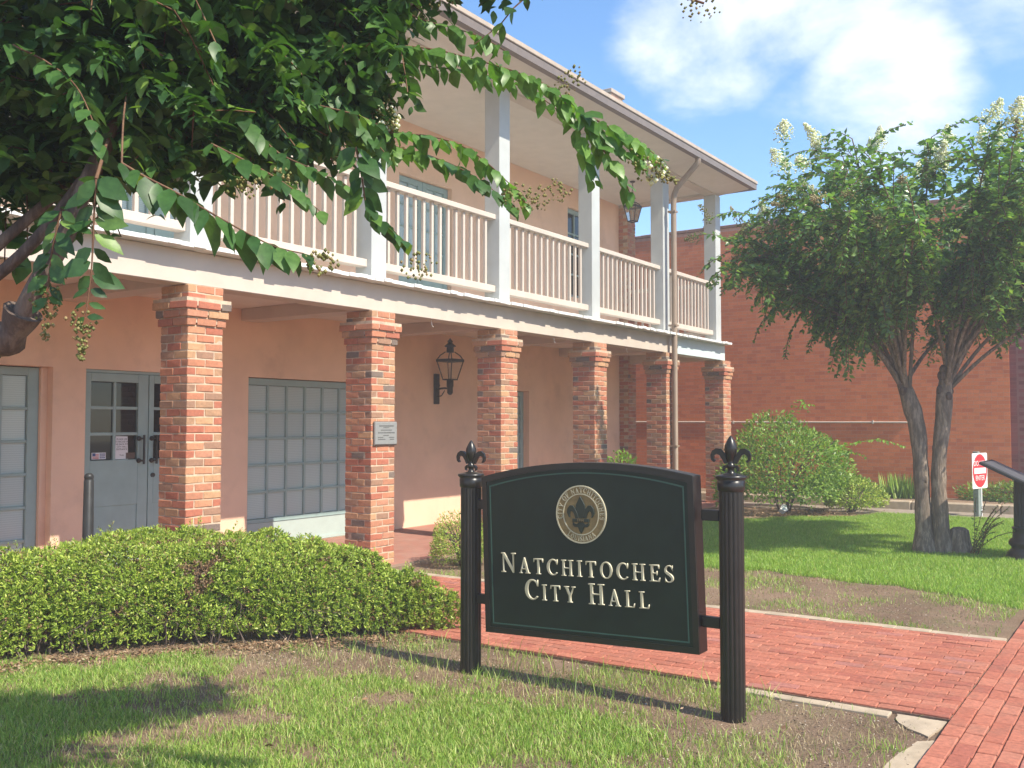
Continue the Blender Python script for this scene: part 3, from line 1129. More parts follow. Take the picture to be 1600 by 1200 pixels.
def face_frame(origin, u, v):
    """matrix whose x,y run along u,v and z out of the face"""
    u, v = Vector(u).normalized(), Vector(v).normalized()
    n = u.cross(v)
    return Matrix(((u.x, v.x, n.x, origin[0]), (u.y, v.y, n.y, origin[1]), (u.z, v.z, n.z, origin[2]), (0, 0, 0, 1)))


# ================================================================== CITY HALL SIGN
SX = 5.03
sign = empty('city_hall_sign', (SX, 2.9, 0), 'black and dark green hall name board between two fluted posts, with raised pale gold lettering', 'sign')
TILT = .034
PW, PH, AR = 1.449, 1.005, .081
U_, V_ = Vector((0, -math.cos(TILT), math.sin(TILT))), Vector((0, math.sin(TILT), math.cos(TILT)))
ORG = Vector((SX - .052, 2.876, .312))           # bottom middle of the front face


def board_outline(inset, z0=None):
    hw = PW / 2 - inset
    ch_ = PW
    R = (hw * hw + AR * AR) / (2 * AR)
    top = PH - .005 - inset
    pts = [(-hw, inset), (hw, inset)]
    a0 = math.asin(hw / R)
    for i in range(25):
        a = a0 - 2 * a0 * i / 24
        pts.append((R * math.sin(a), top - AR + .06 + R * math.cos(a) - (R - AR)))
    return pts


def on_board(p, d=0.0):
    return ORG + U_ * p[0] + V_ * p[1] + Vector((-d, 0, 0))


m = MB().prism([on_board(p) for p in board_outline(0)], (.108, 0, 0), (0, 0, 0))
panel = m.build('sign_panel', M_black, sign, .004)
ring_o, ring_i = board_outline(0.001), board_outline(.036)
MB().prism([on_board(p) for p in board_outline(.037)], (.004, 0, 0), (-.0025, 0, 0)).build('field', M_board, panel)
fo, fi = [on_board(p, .0) for p in ring_o], [on_board(p, .0) for p in ring_i]


def ring(outer, inner, d0, d1):
    n = len(outer)
    a = [p + Vector((-d1, 0, 0)) for p in outer] + [p + Vector((-d1, 0, 0)) for p in inner] + [p + Vector((-d0, 0, 0)) for p in outer] + [p + Vector((-d0, 0, 0)) for p in inner]
    fs = []
    for i in range(n):
        j = (i + 1) % n
        fs += [(i, j, n + j, n + i), (2 * n + i, 2 * n + j, j, i), (n + i, n + j, 3 * n + j, 3 * n + i)]
    return MB().add(a, fs)


ring(fo, fi, 0, .006).build('frame', M_black, panel)
ring([on_board(p) for p in board_outline(.058)], [on_board(p) for p in board_outline(.0655)], .002, .0045).build('border_line', M_line, panel)


def letters(txt, u0, u1, v0, big, small, ext, parent, mat):
    """small-caps line that fills u0..u1 on the baseline v0"""
    ws, hs = [], []
    first = True
    for ch in txt:
        if ch == ' ':
            ws.append(.30 * big)
            hs.append(0)
            first = True
            continue
        h = big if first else small
        first = False
        ws.append(G[ch][0] * h)
        hs.append(h)
    gap = (u1 - u0 - sum(ws)) / (len(txt) - 1)
    u = u0
    for ch, w, h in zip(txt, ws, hs):
        if ch != ' ':
            me = curve_mesh([[(x * h, y * h) for x, y in sp] for sp in G[ch][1]], ext, .0024, 'letter')
            me.materials.append(mat)
            inst('letter', me, face_frame(on_board((u, v0), .0045 + ext), U_, V_), parent)
        u += w + gap


def u_of(y):
    return -(y * .99 - 2.876)


letters('NATCHITOCHES', u_of(3.497), u_of(2.312), .384, .121, .095, .003, panel, M_gold)
letters('CITY HALL', u_of(3.322), u_of(2.468), .228, .121, .095, .003, panel, M_gold)

# seal
SCU, SCV = u_of(2.903), .753
SR = .168


def disc_pts(r, n=56):
    return [on_board((SCU + r * math.cos(2 * PI * i / n), SCV + r * math.sin(2 * PI * i / n))) for i in range(n)]


seal = MB().prism(disc_pts(SR), (.002, 0, 0), (-.008, 0, 0)).build('seal', M_bronze, panel)
ring(disc_pts(SR + .004), disc_pts(SR - .004), .001, .012).build('seal_rim', M_gold, panel)
ring(disc_pts(.124), disc_pts(.118), .006, .012).build('seal_rim', M_gold, panel)


def ring_text(txt, r, h, a_mid, span, outward):
    sp = []
    adv = [(G[c][0] if c != ' ' else .42) for c in txt]
    tot = sum(adv) + .22 * (len(txt) - 1)
    pos = 0
    for c, w in zip(txt, adv):
        t = (pos + w / 2) / tot - .5
        a = a_mid + (-t * span if outward else t * span)
        if c != ' ':
            k_ = span * r / tot * .98
            for spl in G[c][1]:
                q = []
                for x, y in spl:
                    lx, ly = (x - w / 2) * k_, (y - .5) * h
                    if outward:
                        rr, tt = r + ly, a - lx / r
                    else:
                        rr, tt = r - ly, a + lx / r
                    q.append((rr * math.cos(tt), rr * math.sin(tt)))
                sp.append(q)
        pos += w + .22
    return sp


me = curve_mesh(ring_text('CITY OF NATCHITOCHES', .144, .030, PI / 2, 3.55, True) + ring_text('LOUISIANA', .144, .030, -PI / 2, 1.35, False), .0015, .0, 'seal_lettering')
me.materials.append(M_gold)
inst('seal_lettering', me, face_frame(on_board((SCU, SCV), .0095), U_, V_), panel)
m = MB()
for a in (-.18, PI + .18):
    m.prism([on_board((SCU + .144 * math.cos(a) + .005 * math.cos(q * PI / 4), SCV + .144 * math.sin(a) + .005 * math.sin(q * PI / 4))) for q in range(8)], (0, 0, 0), (-.011, 0, 0))
m.build('seal_dot', M_gold, panel)


FL_MID = [(0, .118), (.018, .09), (.034, .06), (.036, .03), (.024, .0), (.012, -.025), (-.012, -.025), (-.024, 0), (-.036, .03), (-.034, .06), (-.018, .09)]
FL_SIDE = [(.014, -.022), (.022, .004), (.036, .035), (.056, .058), (.080, .058), (.098, .038), (.102, .01), (.09, -.016), (.078, -.022), (.082, -.004), (.078, .014), (.066, .022), (.054, .012), (.046, -.006), (.040, -.026)]
FL_TAIL = [(.016, -.052), (.030, -.064), (.048, -.060), (.060, -.050), (.062, -.068), (.046, -.082), (.022, -.082), (.010, -.11), (0, -.124), (-.010, -.11), (-.022, -.082), (-.046, -.082), (-.062, -.068), (-.060, -.050), (-.048, -.060), (-.030, -.064), (-.016, -.052)]
FL_BAND = [(-.062, -.028), (.062, -.028), (.062, -.050), (-.062, -.050)]
m = MB()
for i, sp in enumerate((FL_MID, FL_SIDE, [(-x, y) for x, y in FL_SIDE][::-1], FL_TAIL, FL_BAND)):
    d = .010 + i * .0006
    m.prism([on_board((SCU + x * .92, SCV + y * .92)) for x, y in sp], (0, 0, 0), (-d - .004, 0, 0))
m.build('seal_fleur', M_sealdark, panel, .002)
me = text_mesh('1714', .024, 'seal_year')
me.materials.append(M_bronze)
inst('seal_year', me, face_frame(on_board((SCU, SCV - .0435), .0175), U_, V_), panel)


def flute(n, d):
    return lambda a: 1 - d * (max(0, math.sin(n * a)) ** .6)


for py, pz in ((3.76, 1.279), (1.985, 1.321)):
    nseg = 96
    c0 = (SX, py, 0)
    m = MB()
    m.lathe(c0, [(.067, -.05), (.067, pz - .075)], nseg, True, flute(16, .11))
    post = m.build('post', M_black, sign)
    m = MB()
    m.lathe(c0, [(.0685, pz - .088), (.075, pz - .08), (.075, pz - .03), (.072, pz - .028), (.086, pz - .014), (.086, pz - .002), (.078, pz), (.05, pz + .006), (.03, pz + .012)], 32)
    m.build('cap', M_black, post)
    f = MB()
    b = pz + .005
    f.lathe((SX, py, b), [(.03, 0), (.022, .01), (.016, .022), (.02, .034), (.026, .044), (.02, .056), (.014, .064), (.018, .078), (.03, .11), (.036, .135), (.033, .158), (.022, .183), (.01, .204), (.001, .212)], 16)
    for sgn in (1, -1):
        out = [(.014, .06), (.022, .085), (.038, .118), (.058, .140), (.082, .143), (.106, .128), (.116, .104), (.112, .078), (.098, .066), (.088, .070), (.098, .084), (.096, .102), (.080, .112), (.062, .104), (.048, .082), (.036, .058)]
        low = [(.014, .052), (.036, .050), (.048, .036), (.046, .02), (.034, .014), (.036, .026), (.028, .036), (.014, .036)]
        for o_, t in ((out, .008), (low, .0075)):
            pts = [(SX, py + sgn * x, b + z) for x, z in o_]
            if sgn < 0:
                pts = pts[::-1]
            f.prism(pts, (t, 0, 0), (-t, 0, 0))
    f.build('finial', M_black, post)
    yin = py - .065 if py > 3 else py + .065
    for z in ((1.085, .481) if py > 3 else (1.098, .512)):
        ya, yb = (3.597, yin) if py > 3 else (yin, 2.155)
        B(SX - .02, min(ya, yb), z - .03, SX + .02, max(ya, yb), z + .03).build('bracket', M_black, sign, .004)

# ================================================================== small fittings
# gas lantern on the wall
LX, LY, LZ = 11.86, 9.28, 2.5
lan = empty('wall_lantern', (11.9, 9.6, 2.2), 'large dark gas style lantern on a bracket, on the shaded stucco wall', 'lantern')
B(11.84, 9.565, 1.92, 11.96, 9.598, 2.40).build('back_plate', M_lantern, lan, .006)
m = MB().tube([(11.9, 9.57, 2.16), (11.88, 9.42, 2.17), (LX, LY, 2.16)], .016, 8)
m.tube([(11.9, 9.565, 2.24), (11.89, 9.52, 2.245), (11.89, 9.51, 2.21), (11.89, 9.54, 2.19)], .009, 6)
m.tube([(11.9, 9.56, 2.04), (11.885, 9.47, 2.05), (11.875, 9.40, 2.13)], .009, 6)
m.build('bracket', M_lantern, lan)
m = MB().lathe((LX, LY, 0), [(.02, 2.06), (.045, 2.09), (.045, 2.18), (.055, 2.19), (.055, 2.29), (.03, 2.30)], 12)
m.build('burner', M_lantern, lan)


def lantern_body(parent, cx, cy, zb, zt, rb, rt, ztop, rcap, bar):
    """four sided tapering lantern: rim, corner bars, glass, hipped top with vent and spike"""
    c4 = [(1, 1), (-1, 1), (-1, -1), (1, -1)]
    m = MB()
    for sx, sy in c4:
        m.tube([(cx + sx * rb, cy + sy * rb, zb), (cx + sx * rt, cy + sy * rt, zt)], bar, 5)
        m.tube([(cx + sx * rt, cy + sy * rt, zt), (cx + sx * rt * .72, cy + sy * rt * .72, zt + (ztop - zt) * .6), (cx + sx * rcap, cy + sy * rcap, ztop)], bar, 5)
    for z, r, h in ((zt, rt, bar * 2.2), (zb, rb, bar)):
        for a, b in zip(c4, c4[1:] + c4[:1]):
            x0, x1 = sorted((cx + a[0] * r, cx + b[0] * r))
            y0, y1 = sorted((cy + a[1] * r, cy + b[1] * r))
            m.box(x0 - bar * .8, y0 - bar * .8, z - h, x1 + bar * .8, y1 + bar * .8, z + h)
    m.build('frame', M_lantern, parent)
    q = [(cx + sx * rb * .97, cy + sy * rb * .97, zb) for sx, sy in c4] + [(cx + sx * rt * .97, cy + sy * rt * .97, zt) for sx, sy in c4]
    MB().add(q, [(0, 1, 5, 4), (1, 2, 6, 5), (2, 3, 7, 6), (3, 0, 4, 7)]).build('glass', M_lglass, parent)
    hgt = ztop - zt
    m = MB().lathe((cx, cy, 0), [(rcap * 1.2, ztop - .01), (rcap * 1.1, ztop + hgt * .55), (rcap * 1.8, ztop + hgt * .62), (rcap * 1.75, ztop + hgt * .7), (rcap * .8, ztop + hgt * 1.0), (rcap * .7, ztop + hgt * 1.15), (rcap * .95, ztop + hgt * 1.2), (rcap * .2, ztop + hgt * 1.5), (.002, ztop + hgt * 1.62)], 12)
    m.build('vent', M_lantern, parent)
    MB().tube([(cx, cy, zb), (cx, cy, zb + (zt - zb) * .8)], bar * 1.3, 6).build('burner_tube', M_conduit, parent)


lantern_body(lan, LX, LY, 2.30, 2.60, .08, .15, 2.735, .05, .009)
# small lantern hanging from the balcony ceiling
hl = empty('hanging_lantern', (16.4, 8.4, 6.27), 'small black lantern hanging on a chain from the balcony ceiling', 'lantern')
lantern_body(hl, 16.4, 8.4, 5.49, 5.77, .07, .125, 5.87, .035, .009)
m = MB()
z = 6.27
for i in range(7):
    a = i % 2
    pts = [(16.4 + (.014 * math.cos(t) if a else 0), 8.4 + (0 if a else .014 * math.cos(t)), z - .03 + .03 * math.sin(t)) for t in np.linspace(0, 2 * PI, 9)]
    m.tube(pts, .004, 5, True, False)
    z -= .042
m.build('chain', M_lantern, hl)
MB().lathe((16.4, 8.4, 6.25), [(.05, 0), (.05, .018)], 12).build('ceiling_rose', M_lantern, hl)

# bronze plaque on the second pillar
pq = tag(MB().box(7.985, 7.301, 1.372, 8.352, 7.323, 1.624).build('plaque', M_plaque, None, .006), 'grey metal plaque with small engraved lines, fixed to a brick pillar', 'plaque')
B(7.976, 7.312, 1.362, 8.361, 7.3235, 1.634).build('plaque_rim', M_gutter, pq, .003)
m = MB()
r_ = random.Random(4)
for z, x0, x1, h in ((1.582, 8.05, 8.29, .007), (1.562, 8.12, 8.21, .004), (1.535, 8.08, 8.26, .005), (1.505, 8.03, 8.31, .006), (1.475, 8.12, 8.21, .005), (1.452, 8.03, 8.12, .005), (1.452, 8.21, 8.30, .005), (1.43, 8.03, 8.15, .005), (1.43, 8.23, 8.30, .005)):
    x = x0
    while x < x1:
        w = r_.uniform(.008, .022)
        m.box(x, 7.2995, z - h, min(x + w, x1), 7.3012, z + h)
        x += w + .005
m.build('engraving', M_plaqtext, pq)

# papers on the door
YD = YW + .048
nt = tag(MB().prism([(6.318, 0, 1.212), (6.50, 0, 1.206), (6.49, 0, 1.465), (6.345, 0, 1.468)], (0, YD + .028, 0), (0, YD + .024, 0)).build('notice', M_paper), 'white printed notice asking visitors to use the back staircase, taped to the door glass', 'notice')
for i, ln in enumerate(('PLEASE USE', 'STAIRCASE IN', 'THE BACK FOR', 'CITY HALL', 'ENTRANCE')):
    me = text_mesh(ln, .026, 'notice_line')
    me.materials.append(M_ink)
    inst('notice_line', me, face_frame((6.418, YD + .0235, 1.425 - i * .028), (1, 0, 0), (0, 0, 1)), nt)
me = text_mesh('Thanks', .02, 'notice_line')
me.materials.append(M_ink)
inst('notice_line', me, face_frame((6.42, YD + .0235, 1.25), (1, 0, 0), (0, 0, 1)), nt)
fs_ = tag(B(6.055, YD + .024, 1.217, 6.225, YD + .028, 1.290).build('sticker', M_paper), 'small white sticker with a waving flag, low in the left door pane', 'sticker')
m = MB()
for i in range(4):
    m.prism([(6.065 + .016 * 0, 0, 1.227 + i * .014), (6.14, 0, 1.222 + i * .014), (6.14, 0, 1.229 + i * .014), (6.065, 0, 1.234 + i * .014)], (0, YD + .0239, 0), (0, YD + .0232, 0))
m.build('flag_stripe', M_redp, fs_)
B(6.065, YD + .0226, 1.252, 6.10, YD + .0231, 1.284).build('flag_canton', M_blue, fs_)
m = MB()
for i in range(3):
    for x, w in ((6.152, .018), (6.173, .014), (6.19, .025)):
        m.box(x, YD + .0230, 1.228 + i * .02, x + w, YD + .0239, 1.239 + i * .02)
m.build('sticker_print', M_blue, fs_)
tag(B(6.47, YD + .022, 1.212, 6.585, YD + .027, 1.282).build('card', paint('brown_card', (.12, .075, .055), .6, .3, 80)), 'small brown card at the lower corner of the white door notice', 'card')

# bollard at the left of the door
m = MB().lathe((5.33, 8.55, FZ), [(.062, 0), (.062, .05), (.055, .07), (.045, 1.03), (.041, 1.035), (.041, 1.055), (.045, 1.06), (.042, 1.08), (.026, 1.10), (.004, 1.106)], 20)
tag(m.build('bollard', M_bollard), 'slim tapering iron bollard on the arcade floor by the double door', 'bollard')

# do not enter sign
DX, DY = 18.3, 2.76
dn = empty('traffic_sign', (DX, DY, 0), 'square white sign with a red disc reading DO NOT ENTER, beside the alley', 'road sign')
an = math.radians(-14)
uD = Vector((math.cos(an), math.sin(an), 0))
nD = Vector((uD.y, -uD.x, 0))
cS = Vector((DX, DY, .80)) + nD * .05


def dn_pt(u, v, d=0.0):
    return cS + uD * u + Vector((0, 0, v)) + nD * d


hs = .305
q = []
for cx_, cy_, a0 in ((hs - .03, hs - .03, 0), (-hs + .03, hs - .03, 90), (-hs + .03, -hs + .03, 180), (hs - .03, -hs + .03, 270)):
    q += [dn_pt(x, y) for x, y in arc(cx_, cy_, .03, .03, a0, a0 + 90, 4)]
plate = MB().prism(q, tuple(nD * -.004), tuple(nD * .002)).build('plate', M_signwhite, dn)
MB().prism([dn_pt(.285 * math.cos(2 * PI * i / 40), .285 * math.sin(2 * PI * i / 40)) for i in range(40)], tuple(nD * .0025), tuple(nD * .0045)).build('red_disc', M_signred, plate)
MB().prism([dn_pt(-.235, -.05), dn_pt(.235, -.05), dn_pt(.235, .05), dn_pt(-.235, .05)], tuple(nD * .005), tuple(nD * .0065)).build('white_bar', M_signwhite, plate)
for txt, v, sz in (('DO NOT', .085, .125), ('ENTER', -.165, .125)):
    me = text_mesh(txt, sz, 'sign_word', 'CENTER', .001)
    me.materials.append(M_signwhite)
    inst('sign_word', me, face_frame(dn_pt(0, v, .0062), uD, (0, 0, 1)), plate)
m = MB()
p0 = Vector((DX, DY, 0)) - nD * .0
m.prism([p0 + uD * -.045 + nD * .04, p0 + uD * .045 + nD * .04, p0 + uD * .045 + nD * -.05, p0 + uD * -.045 + nD * -.05], (0, 0, -.05), (0, 0, 1.13))
m.build('post', M_greypost, dn, .006)
m = MB().prism([p0 + uD * .046 + nD * .052, p0 + uD * .075 + nD * .052, p0 + uD * .075 + nD * .03, p0 + uD * .046 + nD * .03], (0, 0, -.05), (0, 0, .52))
m.build('stake', M_signwhite, dn)

# interpretive lectern at the right edge
lc = empty('lectern', (12.83, 1.42, 0), 'black iron reading stand with sloping panel on a fluted pedestal, on the lawn', 'reading stand')
cL = (12.83, 1.42, 0)
m = MB().lathe(cL, [(.225, -.03), (.225, .03), (.215, .05), (.205, .07), (.205, .085), (.16, .13), (.155, .15), (.185, .18), (.19, .205), (.175, .235), (.145, .26), (.14, .36), (.15, .37), (.15, .385), (.128, .39)], 36)
m.build('base', M_black, lc)
MB().lathe(cL, [(.128, .391), (.118, .93)], 96, True, flute(14, .09)).build('shaft', M_bollard, lc)
sl_ = math.radians(26)
dv = Vector((0, -math.cos(sl_), -math.sin(sl_)))
nv = Vector((0, -math.sin(sl_), math.cos(sl_)))
ctr = Vector((12.83, 1.42, .965))
m = MB().prism([ctr + dv * -.46 + Vector((-.45, 0, 0)), ctr + dv * .46 + Vector((-.45, 0, 0)), ctr + dv * .46 + Vector((.45, 0, 0)), ctr + dv * -.46 + Vector((.45, 0, 0))], tuple(nv * -.035), tuple(nv * .0))
m.build('tray', M_bollard, lc, .006)
m = MB().prism([ctr + dv * -.42 + Vector((-.41, 0, 0)), ctr + dv * .42 + Vector((-.41, 0, 0)), ctr + dv * .42 + Vector((.41, 0, 0)), ctr + dv * -.42 + Vector((.41, 0, 0))], tuple(nv * .001), tuple(nv * .006))
m.build('reading_panel', paint('panel_grey', (.10, .105, .12), .35, .15, 5, .02, 30, .5), lc)

# ================================================================== VEGETATION
# leaf templates: columns x (across), y (along), z (out of the leaf)
LEAF_T = np.array([(0, 0, 0), (-.16, .18, .035), (0, .22, 0), (.16, .18, .035), (-.25, .45, .05), (0, .5, .01), (.25, .45, .05), (-.15, .78, .01), (0, .8, -.03), (.15, .78, .01), (0, 1.04, -.11)])
LEAF_F = [(0, 2, 1), (0, 3, 2), (1, 2, 5, 4), (2, 3, 6, 5), (4, 5, 8, 7), (5, 6, 9, 8), (7, 8, 10), (8, 9, 10)]
SML_T = np.array([(0, 0, 0), (-.25, .45, .06), (0, .5, 0), (.25, .45, .06), (0, 1, -.06)])
SML_F = [(0, 2, 1), (0, 3, 2), (1, 2, 4), (2, 3, 4)]
QD_T = np.array([(0, 0, 0), (-.22, .55, .03), (0, 1, 0), (.22, .55, .03)])
QD_F = [(0, 3, 2, 1)]


def leaves(name, P, A, Nn, L, Wd, tpl, mat, parent, kind='stuff'):
    T_, F_ = tpl
    A = nrm(A)
    Nn = nrm(Nn - A * np.sum(A * Nn, axis=1, keepdims=True))
    Sd = np.cross(A, Nn)
    V = (P[:, None, :] + Sd[:, None, :] * (T_[None, :, 0:1] * (L * Wd)[:, None, None]) + A[:, None, :] * (T_[None, :, 1:2] * L[:, None, None])
         + Nn[:, None, :] * (T_[None, :, 2:3] * L[:, None, None]))
    n, kv = len(P), len(T_)
    fl = np.concatenate([np.array(f) for f in F_])
    fs = np.array([len(f) for f in F_])
    loops = (fl[None, :] + (np.arange(n) * kv)[:, None]).ravel()
    o = np_mesh(name, V.reshape(-1, 3), loops, np.tile(fs, n), mat, parent, True)
    if kind:
        o['kind'] = kind
    return o


def resample(pts, step):
    pts = np.array(pts, float)
    # Catmull-Rom smoothing
    Q = []
    n = len(pts)
    for i in range(n - 1):
        p0, p1, p2, p3 = pts[max(i - 1, 0)], pts[i], pts[i + 1], pts[min(i + 2, n - 1)]
        for t in np.linspace(0, 1, 9)[:-1]:
            Q.append(.5 * (2 * p1 + (p2 - p0) * t + (2 * p0 - 5 * p1 + 4 * p2 - p3) * t * t + (3 * p1 - p0 - 3 * p2 + p3) * t ** 3))
    Q.append(pts[-1])
    Q = np.array(Q)
    d = np.concatenate([[0], np.cumsum(np.linalg.norm(np.diff(Q, axis=0), axis=1))])
    m = max(2, int(d[-1] / step) + 1)
    s = np.linspace(0, d[-1], m)
    return np.stack([np.interp(s, d, Q[:, k]) for k in range(3)], 1)


def spray(pts, step, L0, droop=.45, start=0.0, jit=.25):
    """opposite leaves along a twig: positions, axes, normals, lengths"""
    R = resample(pts, step)
    t = nrm(np.gradient(R, axis=0))
    n = len(R)
    up = np.array([0, 0, 1.0])
    side = np.cross(t, up)
    bad = np.linalg.norm(side, axis=1) < .25
    side[bad] = np.array([.56, -.83, 0])
    side = nrm(side)
    P, A, Nn, L = [], [], [], []
    for i in range(int(start * n), n):
        f = i / max(1, n - 1)
        for sg in (1, -1):
            a = side[i] * sg * .85 + t[i] * .45 - up * droop + rng.normal(0, jit, 3)
            nn = (np.array([-.75, -.5, .45]) if bad[i] else up * .8 + side[i] * sg * .35) + rng.normal(0, .3, 3)
            P.append(R[i] + side[i] * sg * .003)
            A.append(a)
            Nn.append(nn)
            L.append(L0 * rng.uniform(.62, 1.2) * (1 - .35 * f ** 4))
    return np.array(P), np.array(A), np.array(Nn), np.array(L), R


def blob_cluster(name, c, r, n, size, mat, parent, s=(1, 1, 1), axis=None):
    """loose cluster of small capsules or blossoms"""
    d = nrm(rng.normal(0, 1, (n, 3))) * (rng.random((n, 1)) ** .4) * r * np.array(s)
    if axis is not None:
        tt = rng.random(n)
        ax = np.array(axis, float)
        d = tt[:, None] * ax + nrm(rng.normal(0, 1, (n, 3))) * (rng.random((n, 1)) ** .5) * r * (1.05 - .85 * tt)[:, None]
    P = np.array(c) + d
    # octahedral grains
    T_ = np.array([(1, 0, 0), (-1, 0, 0), (0, 1, 0), (0, -1, 0), (0, 0, 1), (0, 0, -1)], float)
    F_ = [(0, 2, 4), (2, 1, 4), (1, 3, 4), (3, 0, 4), (2, 0, 5), (1, 2, 5), (3, 1, 5), (0, 3, 5)]
    sz = size * rng.uniform(.6, 1.25, n)
    V = P[:, None, :] + T_[None] * sz[:, None, None]
    fl = np.array(F_).ravel()
    loops = (fl[None] + (np.arange(n) * 6)[:, None]).ravel()
    o = np_mesh(name, V.reshape(-1, 3), loops, np.full(n * 8, 3), mat, parent, True)
    o['kind'] = 'stuff'
    return o


# ------------------------------------------------------------------ near crape myrtle (left edge)
SK = dict(
    b1=[(1.45, 2.682, 1.895), (1.466, 2.615, 2.001), (1.502, 2.553, 2.118), (1.529, 2.503, 2.26), (1.592, 2.487, 2.43), (1.651, 2.473, 2.65), (1.726, 2.514, 2.997), (1.783, 2.575, 3.444)],
    b2=[(1.396, 2.898, 1.96), (1.45, 2.723, 2.063), (1.513, 2.62, 2.192), (1.628, 2.523, 2.424), (1.784, 2.46, 2.591), (2.057, 2.315, 2.75), (2.31, 2.199, 2.907), (2.55, 2.009, 3.123)],
    b3=[(1.419, 2.948, 2.023), (1.479, 2.852, 2.137), (1.653, 2.759, 2.358), (1.828, 2.751, 2.577), (2.098, 2.686, 2.925), (2.411, 2.552, 3.332)],
    b4=[(1.443, 3.082, 2.117), (1.55, 2.997, 2.355), (1.698, 2.947, 2.513), (1.822, 2.924, 2.757), (1.971, 3.022, 3.283)],
    b5=[(1.42, 3.031, 2.069), (1.416, 3.196, 2.325), (1.414, 3.344, 2.763), (1.429, 3.457, 3.333)],
    trunk=[(1.42, 3.368, -.073), (1.38, 3.277, .741), (1.359, 3.176, 1.335), (1.377, 3.035, 1.682), (1.399, 2.95, 1.85), (1.41, 2.95, 1.98)],
    knob=[(1.395, 2.96, 1.84), (1.437, 2.847, 1.825), (1.452, 2.735, 1.853), (1.457, 2.675, 1.92)])
SP = dict(
    A1=[(2.309, 2.198, 2.928), (2.378, 2.095, 2.977), (2.437, 2.011, 2.943), (2.533, 1.873, 2.896), (2.589, 1.795, 2.843)],
    A2=[(2.229, 2.235, 2.834), (2.313, 2.11, 2.844), (2.412, 1.966, 2.83), (2.497, 1.846, 2.794), (2.57, 1.741, 2.756), (2.624, 1.666, 2.716), (2.678, 1.591, 2.651), (2.722, 1.532, 2.586), (2.761, 1.48, 2.515), (2.81, 1.411, 2.467)],
    A4=[(2.70, 1.56, 2.62), (2.765, 1.50, 2.58), (2.82, 1.42, 2.53), (2.86, 1.36, 2.47)],
    A5=[(2.70, 1.56, 2.62), (2.74, 1.51, 2.50), (2.77, 1.46, 2.42), (2.79, 1.44, 2.36)],
    A6=[(2.66, 1.62, 2.68), (2.70, 1.58, 2.56), (2.72, 1.55, 2.46), (2.73, 1.54, 2.40)],
    A3=[(2.35, 2.235, 2.83), (2.437, 2.109, 2.819), (2.518, 1.991, 2.804), (2.598, 1.875, 2.78), (2.686, 1.751, 2.724), (2.754, 1.659, 2.637)],
    C1=[(2.202, 2.206, 2.556), (2.276, 2.098, 2.544), (2.358, 1.979, 2.535), (2.425, 1.883, 2.509), (2.472, 1.817, 2.463), (2.522, 1.751, 2.391), (2.563, 1.696, 2.312)],
    C2=[(2.298, 2.242, 2.555), (2.382, 2.121, 2.529), (2.463, 2.006, 2.491), (2.527, 1.916, 2.444), (2.582, 1.84, 2.38), (2.622, 1.786, 2.323)],
    F1=[(2.101, 2.007, 2.436), (2.116, 1.994, 2.34), (2.127, 1.983, 2.255), (2.157, 1.943, 2.205), (2.193, 1.894, 2.154)],
    D1=[(1.293, 1.967, 2.198), (1.327, 1.919, 2.164), (1.364, 1.867, 2.132), (1.418, 1.792, 2.078), (1.46, 1.733, 2.038), (1.499, 1.68, 2.006), (1.536, 1.627, 1.991)],
    E1=[(1.433, 2.291, 2.238), (1.433, 2.298, 2.138), (1.434, 2.306, 2.005), (1.43, 2.322, 1.88)],
    E2=[(1.439, 2.463, 2.177), (1.429, 2.488, 2.055), (1.427, 2.499, 1.943)],
    G1=[(1.298, 2.462, 2.587), (1.347, 2.394, 2.546), (1.363, 2.287, 2.47), (1.36, 2.209, 2.38), (1.377, 2.191, 2.3)],
    H1=[(2.463, 1.61, 3.045), (2.461, 1.621, 2.945), (2.434, 1.663, 2.895), (2.413, 1.698, 2.845), (2.37, 1.765, 2.785)],
    J1=[(2.104, 2.165, 2.645), (2.157, 2.092, 2.585), (2.212, 2.02, 2.475), (2.236, 1.988, 2.425)],
    J2=[(1.84, 2.207, 2.501), (1.896, 2.132, 2.398), (1.962, 2.041, 2.342), (2.016, 1.965, 2.296)],
    J3=[(1.969, 2.189, 2.591), (2.036, 2.094, 2.562), (2.102, 1.999, 2.533), (2.136, 1.951, 2.504)],
    K1=[(1.663, 2.123, 2.359), (1.733, 2.024, 2.298), (1.784, 1.954, 2.246), (1.835, 1.884, 2.177)])
tree = empty('crape_myrtle_tree', (1.42, 3.368, 0), 'near crape myrtle reaching in from the left edge with dark leafy overhanging branches', 'tree')
m = MB()
m.tube(resample(SK['trunk'], .12), list(np.linspace(.105, .062, len(resample(SK['trunk'], .12)))), 12)
m.build('trunk', M_bark_dark, tree)
m = MB()
kp = resample(SK['knob'], .03)
m.tube(kp, [.046 + .010 * math.sin(i * 2.1) for i in range(len(kp))], 12)
rr = random.Random(5)
for i in range(16):
    a = kp[rr.randrange(len(kp) // 3, len(kp))]
    v = Vector((rr.gauss(0, 1), rr.gauss(0, 1), rr.gauss(-.3, 1))).normalized()
    m.ball(Vector(a) + v * .034, rr.uniform(.010, .022), 8, 6)
m.build('pollard_knob', M_bark_dark, tree)
rad = dict(b1=(.027, .013), b2=(.018, .008), b3=(.018, .008), b4=(.017, .008), b5=(.024, .010))
for b, (r0, r1) in rad.items():
    Q = resample(SK[b], .06)
    MB().tube(Q, list(np.linspace(r0, r1, len(Q))), 10).build('branch', M_bark_dark, tree)
lms = []
